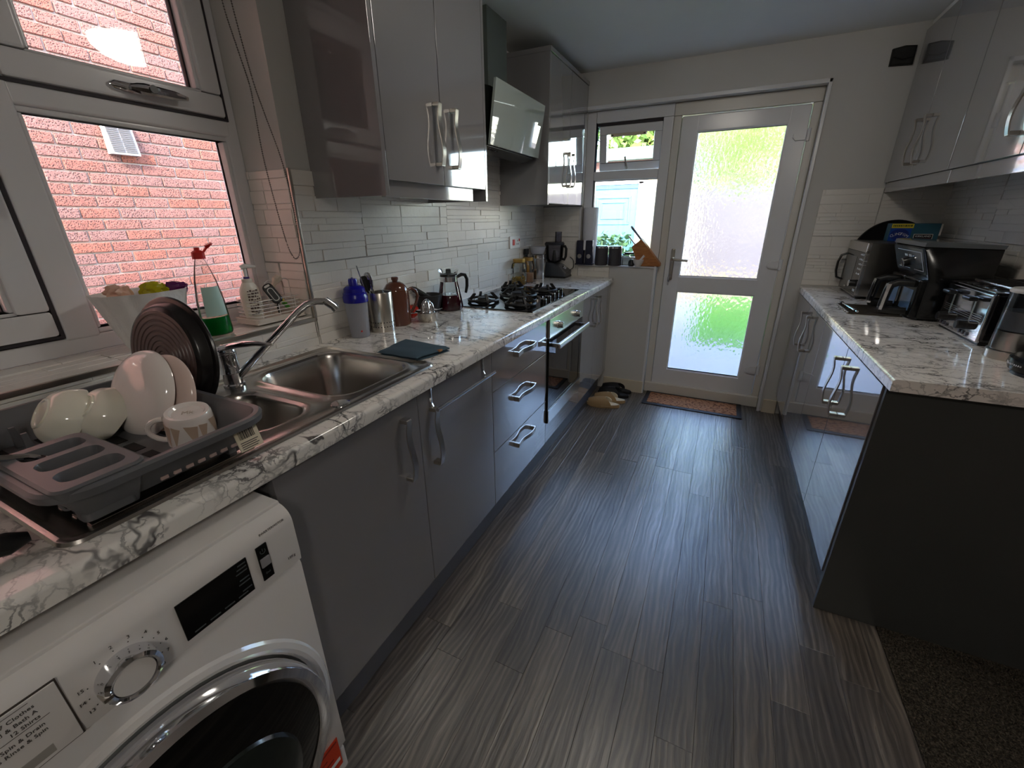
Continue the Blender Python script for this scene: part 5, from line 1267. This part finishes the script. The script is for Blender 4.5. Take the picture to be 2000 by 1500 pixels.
# ------------------------------------------------------------------ short worktop appliances
# microwave
t = thing('microwave', 'silver and black compact microwave by the garden door wall', 'microwave', (1.60, 3.09, R2))
mx, my0, my1, mz0, mz1 = 1.432, 2.905, 3.308, R2+.014, R2+.292
MWS = brushed('microwave_grey_case', s(132, 128, 122), .34, (4, 260, 260)); 
obj('case', B().box(mx+.012, my0, mz0, 1.80, my1, mz1, .006), MWS, t)
fr = obj('front_frame', B().box(mx, my0+.001, mz1-.050, mx+.020, my1-.001, mz1-.001, .004).box(mx, my0+.001, mz0, mx+.02, my0+.006, mz1-.04, .001).box(mx, my0+.001, mz0, mx+.02, my1-.001, mz0+.006, .001), STEEL, t)
dg = obj('door', B().box(mx+.001, my0+.006, mz0+.006, mx+.018, my1-.001, mz1-.050, .002), plain('microwave_dark_glass', s(52, 52, 50), .08), t)
obj('window', B().box(mx-.0005, my0+.150, mz0+.055, mx+.0015, my1-.045, mz1-.080), plain('microwave_mesh', s(112, 110, 104), .3), dg, False)
obj('handle', B().tube([(mx, my1-.02, mz0+.20), (mx-.026, my1-.02, mz0+.19), (mx-.036, my1-.02, mz0+.15), (mx-.036, my1-.02, mz0+.10), (mx-.026, my1-.02, mz0+.06), (mx, my1-.02, mz0+.05)], .009, 10, flat=.7), BLACKP, dg)
obj('knob', B().lathe([(0, 0), (.019, 0), (.018, .026), (.016, .029), (0, .03)], (mx, my0+.052, mz0+.066), 24, axis_M((-1, 0, 0))), BLACKP, dg); obj('knob_face', B().lathe([(.0175, .0285), (.016, .0305), (0, .0308)], (mx, my0+.052, mz0+.066), 24, axis_M((-1, 0, 0))), CHROME, dg)
b = B(); rd = random.Random(6)
for i in range(5):
    for j in range(3): b.box(mx-.0006, my0+.022+j*.026, mz0+.112+i*.025, mx+.001, my0+.022+j*.026+rd.uniform(.008, .014), mz0+.112+i*.025+rd.uniform(.006, .010))
for j in range(2): b.box(mx-.0006, my0+.03+j*.024, mz0+.022, mx+.001, my0+.042+j*.024, mz0+.034)
obj('symbol', b, plain('white_print', s(206, 208, 212), .4), dg, False)
obj('badge', B().box(mx-.0008, my1-.16, mz0+.022, mx+.001, my1-.13, mz0+.030), NICKEL, dg, False)
b = B(); 
for (x, y) in ((1.46, 2.94), (1.46, 3.28), (1.77, 2.94), (1.77, 3.28)): b.lathe([(.014, 0), (.016, .014)], (x, y, R2), 14)
obj('foot', b, BLACKP, t)
# round black tray behind, standing on the microwave top against the wall ; cling film boxes
t = thing('round_tray', 'large round black tray standing behind the microwave against the tiles', 'tray', (1.61, 3.325, mz1))
M = axis_M((0, -1, .0)); obj('disc', B().lathe([(0, 0), (.165, 0), (.178, .006), (.180, .010), (.176, .011), (.164, .004), (0, .003)], (1.635, 3.331, 1.135), 64, M, cap=False), BLACKM, t)
obj('rim', B().lathe([(.178, .0065), (.1815, .0095), (.179, .0115)], (1.635, 3.331, 1.135), 64, M, cap=False), BLACKP, t)
t = thing('cling_film_box', 'blue and teal cling film box standing on the microwave', 'box', (1.68, 3.15, mz1))
bx0, bx1, by, bz0, bz1 = 1.563, 1.772, 3.13, mz1+.001, mz1+.092
obj('carton', B().box(bx0, by, bz0, bx1, by+.075, bz1, .002), plain('teal_carton', s(46, 96, 116), .4), t)
obj('blue_panel', B().box(bx0-.0005, by-.0008, bz0, bx0+.092, by+.001, bz1-.024), plain('royal_blue_print', s(18, 74, 168), .35), t, False)
obj('yellow_strip', B().box(bx0+.002, by-.0011, bz1-.023, bx0+.096, by+.001, bz1-.001), plain('yellow_print', s(226, 204, 60), .4), t, False)
b = B().lathe([(0, 0), (.040, 0)], (bx0+.044, by-.0011, bz0+.034), 40, M4.Rotation(PI/2, 4, 'X'), 1, .75, cap=False); obj('blue_oval', b, plain('navy_blue_print', s(20, 44, 130), .35), t, False)
obj('logo_plate', B().box(bx0+.106, by-.0011, bz0+.004, bx1-.022, by+.001, bz0+.038), plain('pale_border', s(214, 208, 200), .5), t, False)
obj('logo_black', B().box(bx0+.109, by-.0015, bz0+.007, bx1-.025, by+.001, bz0+.035), plain('logo_dark', s(24, 12, 14), .5), t, False)
LW = plain('print_white', s(232, 232, 236), .5)
for i, ch in enumerate('CLINGFILM'):
    a = (i-4)*.16; text(ch, .019, (bx0+.044+.055*math.sin(a), by-.0016, bz0-.018+.056*math.cos(a)), (math.cos(a), 0, -math.sin(a)), (math.sin(a), 0, math.cos(a)), LW, t)
text('KIRKLAND', .0135, ((bx0+.106+bx1-.022)/2, by-.002, bz0+.026), (1, 0, 0), (0, 0, 1), LW, t)
obj('red_line', B().box(bx0+.114, by-.0018, bz0+.010, bx1-.03, by-.001, bz0+.016), plain('maroon_print', s(92, 24, 26), .5), t, False)
b = B(); rd = random.Random(3); xx = bx0+.008
while xx < bx0+.088: w_ = rd.uniform(.003, .008); b.box(xx, by-.0015, bz1-.016, xx+w_, by-.001, bz1-.007); xx += w_+.0025
obj('strip_print', b, plain('dark_green_print', s(70, 84, 30), .5), t, False)
obj('flap', B().box(bx1, by+.002, bz0+.03, bx1+.008, by+.004, bz1-.002), WHITEP, t, False)

# dual-drawer air fryer
t = thing('air_fryer', 'large black air fryer with two drawers, chrome-faced handles and slanted control panel', 'air fryer', (1.64, 2.56, R2))
AFB = plain('air_fryer_black', s(14, 15, 16), .16); AFG = plain('air_fryer_grey_top', s(98, 104, 108), .12, .3)
fy0, fy1 = 2.385, 2.765
b = B(); pr = [(1.545, R2+.006), (1.742, R2+.006), (1.748, R2+.30), (1.515, R2+.312), (1.500, R2+.298), (1.545, R2+.175)]
rings = []
for yy, o in ((fy0, .010), (fy0+.004, .003), (fy0+.014, 0), (fy1-.014, 0), (fy1-.004, .003), (fy1, .010)):
    cx_, cz_ = 1.66, R2+.16; rings.append([V((p[0]+(o if p[0] < cx_ else -o), yy, p[1]+(o if p[1] < cz_ else -o))) for p in pr])
b.loops(rings, True, True); bd = obj('housing', b, AFB, t)
obj('top_cover', B().prism([(1.500, R2+.305), (1.745, R2+.299), (1.748, R2+.314), (1.53, R2+.326), (1.502, R2+.322)], 'y', fy0-.001, fy1+.001), AFG, t)
nx = V((-.123, 0, .045)).normalized(); up_ = V((-.045, 0, .123)).normalized()
o0 = V((1.5215, 0, R2+.236))+V((-.94, 0, -.34)).normalized()*.0015
up_ = V((1.500-1.545, 0, .298-.175)).normalized(); nx = V((-up_.z, 0, up_.x))
def cp3(y, v, d=0): return V((1.545, y, R2+.175))+up_*v+nx*d
def slab(y0_, y1_, v0, v1, d0, d1): 
    q = B(); q.loops([[cp3(y0_, v0, d), cp3(y1_, v0, d), cp3(y1_, v1, d), cp3(y0_, v1, d)] for d in (d0, d1)], True, True); return q
cpn = obj('control_panel', slab(fy0+.012, fy1-.012, .018, .128, -.001, .003), plain('air_fryer_panel', s(92, 104, 112), .1, .4), t, False)
pl = B()
for (y0_, y1_, v0, v1) in ((fy0+.03, fy1-.06, .112, .114), (fy0+.03, fy0+.034, .03, .113), (fy0+.03, fy0+.14, .030, .032), (fy0+.19, fy0+.33, .030, .033)):
    pl.loops([[cp3(y0_, v0, d), cp3(y1_, v0, d), cp3(y1_, v1, d), cp3(y0_, v1, d)] for d in (.003, .0036)], True, True)
for i in range(2): 
    for j in range(3): pl.loops([[cp3(fy0+.15+.05*i+.012*j, .086, d), cp3(fy0+.158+.05*i+.012*j, .086, d), cp3(fy0+.158+.05*i+.012*j, .096, d), cp3(fy0+.15+.05*i+.012*j, .096, d)] for d in (.003, .0036)], True, True)
obj('panel_print', pl, plain('pale_print', s(206, 214, 220), .4), cpn, False)
k1 = cp3(fy0+.20, .062, .003); obj('dial', B().lathe([(0, 0), (.021, 0), (.020, .018), (.018, .021), (.0, .021)], k1, 30, axis_M(nx)), BLACKP, cpn); obj('dial_ring', B().lathe([(.0195, .018), (.0195, .0215), (.0165, .022), (.0165, .0205)], k1, 30, axis_M(nx), cap=False), CHROME, cpn)
for i in range(2):
    a, e = fy0+.008+i*.183, fy0+.181+i*.183
    dw_ = obj('drawer', B().box(1.522, a, R2+.010, 1.56, e, R2+.172, .010, 3), AFB, t)
    obj('drawer_window', B().box(1.5205, a+.03, R2+.035, 1.524, e-.025, R2+.125, .001), plain('drawer_glass_blue', s(84, 112, 142), .06) if i == 0 else bpy.data.materials['drawer_glass_blue'], dw_)
    m = a+.050
    obj('handle', B().tube([(1.53, m, R2+.150), (1.47, m, R2+.152), (1.446, m, R2+.140), (1.440, m, R2+.118), (1.433, m, R2+.050), (1.436, m, R2+.032), (1.47, m, R2+.030), (1.53, m, R2+.030)], .0115, 10, flat=1.35), BLACKP, dw_)
    obj('handle_trim', B().loops([[V((x_-.001, m-.017, z_)), V((x_-.001, m+.017, z_)), V((x_+.010, m+.018, z_)), V((x_+.010, m-.018, z_))] for x_, z_ in ((1.4235, R2+.032), (1.4265, R2+.08), (1.430, R2+.125), (1.433, R2+.146))], True, True), CHROME, dw_, False)
obj('foot', B().box(1.56, fy0+.02, R2, 1.73, fy1-.02, R2+.008), BLACKP, t, False)
# roll-up trivet
t = thing('rod_trivet', 'dark slatted roll-up trivet lying before the air fryer', 'trivet', (1.42, 2.58, R2))
for i in range(8):
    y = 2.448+i*.034; obj('rod', B().tube([(1.318, y, R2+.0045), (1.52, y, R2+.0045)], .0042, 8), plain('dark_rod', s(70, 64, 58), .35, .6) if i == 0 else bpy.data.materials['dark_rod'], t)
b = B()
for i in range(8): b.sphere((1.318, 2.448+i*.034, R2+.006), .0056, 10)
obj('end_ball', b, NICKEL, t)
t = thing('steel_rod', 'short steel bar with black end collars lying across the trivet', 'bar', (1.345, 2.57, R2+.012))
obj('bar', B().tube([(1.353, 2.44, R2+.014), (1.335, 2.70, R2+.014)], .005, 10), CHROME, t)
obj('collar', B().tube([(1.3515, 2.462, R2+.014), (1.3503, 2.480, R2+.014)], .0075, 12).tube([(1.3375, 2.665, R2+.014), (1.3365, 2.68, R2+.014)], .0075, 12), BLACKP, t)
# toaster
t = thing('toaster', 'four-slice chrome toaster with black levers, dials and side panel', 'toaster', (1.68, 2.15, R2))
ty0, ty1, tx0, tx1, tz1 = 1.975, 2.325, 1.592, 1.80, R2+.182
TB = plain('toaster_black', s(14, 14, 18), .12)
obj('body', B().box(tx0+.006, ty0+.002, R2+.012, tx1, ty1-.002, tz1, .012, 3), TB, t)
fp_ = obj('chrome_front', B().box(tx0, ty0+.008, R2+.010, tx0+.012, ty1-.008, tz1-.006, .005), CHROME, t)
obj('base', B().box(tx0+.01, ty0+.012, R2, tx1-.01, ty1-.012, R2+.014, .002), BLACKP, t)
obj('chrome_top', B().box(tx0+.004, ty0+.010, tz1-.002, tx1-.01, ty1-.010, tz1+.002, .001), CHROME, t)
b = B()
for i in range(4): b.box(tx0+.03, ty0+.045+i*.072, tz1+.0015, tx1-.03, ty0+.075+i*.072, tz1+.003)
obj('bread_slot', b, BLACKM, t, False)
for y in (ty0+.10, ty1-.085):
    obj('lever_slot', B().box(tx0-.001, y-.004, R2+.065, tx0+.002, y+.004, R2+.150), NICKEL, fp_, False)
    obj('lever', B().box(tx0-.032, y-.030, R2+.143, tx0-.004, y+.030, R2+.158, .006, 3), BLACKP, fp_)
    obj('browning_dial', B().lathe([(0, 0), (.017, 0), (.016, .026), (.013, .029), (0, .029)], (tx0, y+.01, R2+.053), 24, axis_M((-1, 0, 0))), BLACKP, fp_)
    for i in range(3): obj('button', B().lathe([(0, 0), (.0075, 0), (.007, .004), (0, .005)], (tx0, y-.018+i*.026, R2+.026), 16, axis_M((-1, 0, 0))), DKC, fp_)
b = B()
for i in range(4): b.box(tx0-.0006, ty0+.03, R2+.078+i*.007, tx0+.001, ty1-.03, R2+.0795+i*.007)
obj('pressed_line', b, NICKEL, fp_, False)
# wire rack lying over the toaster with white cable
t = thing('cooling_rack', 'black wire cooling rack lying across the back of the toaster', 'rack', (1.74, 2.1, tz1+.006))
b = B()
for i in range(14): b.tube([(1.66, 1.93+.026*i, tz1+.012), (1.815, 1.93+.026*i, tz1+.020)], .002, 6)
for x in (1.66, 1.74, 1.815): b.tube([(x, 1.92, tz1+.011+(x-1.66)*.052), (x, 2.285, tz1+.011+(x-1.66)*.052)], .003, 6)
obj('wire_grid', b, BLACKM, t); obj('edge_bar', B().tube([(1.655, 1.915, tz1+.011), (1.655, 2.29, tz1+.011)], .0045, 8), NICKEL, t)
t = thing('power_cable', 'white cable looped behind the toaster top', 'cable', (1.72, 1.92, tz1))
obj('flex', B().tube(spline([V((1.80, 1.95, tz1-.02)), V((1.74, 1.955, tz1+.002)), V((1.69, 2.0, tz1+.006)), V((1.70, 2.06, tz1+.005)), V((1.75, 2.03, tz1+.004)), V((1.82, 1.93, tz1-.012))], .012), .0028, 8), WHITEP, t); obj('plug_sleeve', B().tube([(1.80, 1.95, tz1-.02), (1.81, 1.948, tz1-.026)], .005, 8), WHITEP, t)
# coffee machine with water tank
t = thing('coffee_machine', 'black pod coffee machine with tall translucent water tank and round base at the worktop end', 'coffee machine', (1.64, 1.72, R2))
c = V((1.630, 1.845, R2))
obj('tank_base', B().lathe([(0, 0), (.062, 0), (.064, .004), (.063, .026), (.060, .028), (0, .028)], c, 44, cap=False), NICKEL, t)
obj('tank', B().lathe([(.058, .030), (.059, .034), (.058, .09), (.0575, .205), (.059, .208)], c, 44, cap=False), clear_glass('tank_plastic', (.80, .82, .84), 1.45, .15), t)
obj('steel_sleeve', B().lathe([(.0565, .030), (.0572, .034), (.0565, .088), (.02, .09), (0, .09)], c, 44, cap=False), STEELV, t)
obj('water', B().lathe([(0, .092), (.0555, .092), (.055, .150), (0, .150)], c, 40, cap=False), liquid('tank_water', s(188, 196, 204)), t)
obj('tank_lid', B().lathe([(.060, .206), (.061, .212), (.056, .218), (0, .220)], c, 44, cap=False), plain('grey_white_lid', s(206, 206, 204), .3), t)
c2 = V((1.628, 1.655, R2))
obj('round_base', B().lathe([(0, .006), (.068, .006), (.080, .014), (.086, .030), (.084, .046), (.076, .052), (0, .052)], c2, 48, cap=False), AFB, t)
obj('drip_grid', B().lathe([(.05, .052), (.052, .055), (.046, .056), (0, .056)], c2+V((-.01, -.03, 0)), 32, cap=False), CHROME, t)
obj('foot', B().lathe([(0, 0), (.072, 0), (.070, .007), (0, .007)], c2, 40, cap=False), BLACKP, t)
obj('column', B().box(1.655, 1.60, R2+.03, 1.78, 1.775, R2+.30, .02, 4), AFB, t)
obj('brew_head', B().lathe([(.05, .235), (.062, .245), (.065, .30), (.055, .325), (.03, .333), (0, .334)], (1.63, 1.675, R2), 36, cap=False), AFB, t)
for i, ch in enumerate('Nespresso'):
    a = math.radians(174+3.9*i)
    d_ = V((math.cos(a), math.sin(a), 0)); p = c2+d_*.0868+V((0, 0, .032)); text(ch, .0095 if i else .013, tuple(p), (-math.sin(a), math.cos(a), 0), (0, 0, 1), LW, t)
# black rag stuffed over the pipe hole on the back wall
t = thing('vent_hole_cover', 'black taped cover over a hole high on the back wall beside the cabinet', 'cover', (1.452, YB, 2.12))
b = B(); q = [(1.402, 2.083), (1.500, 2.078), (1.499, 2.163), (1.45, 2.168), (1.400, 2.160)]
b.loops([[V((p[0], YB-.0005, p[1])) for p in q], [V((p[0]+.001, YB-.016, p[1]-.001)) for p in q], [V((1.45+(p[0]-1.45)*.86, YB-.022, 2.122+(p[1]-2.122)*.82)) for p in q]], True, True); obj('pad', b, plain('black_tape', s(20, 20, 20), .6, bump=(60, .6, .004)), t, False)
obj('fold', B().tube([(1.41, YB-.021, 2.12), (1.45, YB-.025, 2.104), (1.492, YB-.021, 2.11)], .006, 8, flat=.5), bpy.data.materials['black_tape'], t)

# ------------------------------------------------------------------ floor things
t = thing('door_mat', 'brown patterned coir doormat with black rubber border before the garden door', 'mat', (.70, 3.26, 0))
obj('rubber_border', B().box(.352, 3.128, .0, 1.046, 3.402, .007, .003), plain('black_rubber', s(30, 31, 36), .6), t)
k = N('coir_brown'); c_ = k.coord(); v_ = k.vor(k.coord((1, 2.2, 1)), 26, 'DISTANCE_TO_EDGE'); f_ = k.math('ADD', k.math('MULTIPLY', k.ramp(v_, [(.0, (0, 0, 0)), (.12, (1, 1, 1))]), .5), k.math('MULTIPLY', k.noise(c_, 120, 4, .7), .6))
COIR = k.pbr(k.ramp(f_, [(.25, s(58, 36, 26)), (.5, s(140, 88, 58)), (.8, s(188, 132, 92))]), .95, 0, k.bump(f_, .9, .006))
b = B(); GX, GY = 90, 36; rows_ = []
for i in range(GX+1):
    x = .385+(.628)*i/GX; rows_.append([V((x, 3.16+.212*j/GY, .0075+.004*min(1, 6*min(i/GX, 1-i/GX, .3*j/GY, .3*(1-j/GY))*3)+.0035*abs(mnoise.noise(V((x*26, j*.42, 3)))))) for j in range(GY+1)])
b.loops(rows_, closed=False); obj('coir_pile', b, COIR, t)
def slipper(label, x, y, rz, mat, inner, group):
    t = thing('slipper', label, 'slipper', (x, y, 0), (0, 0, rz), group)
    out = []
    for i in range(36):
        a = 2*PI*i/36; u = math.cos(a); wv = .043+.006*(-u); out.append((.125*u, wv*math.sin(a)*(1-.10*u)*(1 if abs(u) < .98 else 1)))
    b = B().loops([[V((p[0]*k_, p[1]*k_, z+(.004 if p[0] < -.1 else 0))) for p in out] for z, k_ in ((.0, .95), (.004, 1), (.022, 1), (.026, .97))], True, False); obj('sole', b, mat, t)
    b = B().loops([[V((p[0]*k_, p[1]*k_, z)) for p in out] for z, k_ in ((.026, .97), (.0255, .85))], False, True); obj('insole', b, inner, t)
    def arch(dz, dk):
        G = []
        for i in range(13):
            u = i/12; xx = -.112+.125*u; hw = (.043+.004)*math.sqrt(max(.05, 1-((xx+.0)/.13)**2))*dk; hh = .022+.036*math.sin(min(1, .25+u*.85)*PI/2)
            G.append([V((xx+.050*u*u*math.cos(PI*j/14)**2, hw*math.cos(PI*j/14), .020+dz+hh*math.sin(PI*j/14)**.8)) for j in range(15)])
        return G
    b = B(); G1 = arch(.0, 1.04); G2 = arch(-.004, .96); b.loops(G1, closed=False); obj('upper', b, mat, t)
    b = B(); b.loops(G2, closed=False); b.loops([G1[-1], G2[-1]], closed=False); b.loops([G1[0], G2[0]], closed=False); obj('lining', b, inner, t)
BG = plain('beige_felt', s(170, 142, 104), .95, bump=(240, .5), var=.08); BI = plain('cream_lining', s(222, 206, 176), .9); BKS = plain('black_slipper', s(20, 21, 24), .6, bump=(200, .3)); BKI = plain('black_insole', s(38, 40, 44), .8)
g_ = 'slippers on the floor by the half wall'
slipper('beige open-toe slipper nearest the room, of the beige pair', .095, 2.955, .14, BG, BI, g_)
slipper('beige open-toe slipper behind its pair, next to the black slippers', .115, 3.060, .10, BG, BI, g_)
slipper('black slipper next to the beige pair', .118, 3.182, .02, BKS, BKI, g_)
slipper('black slipper against the half-wall skirting', .120, 3.282, -.04, BKS, BKI, g_)
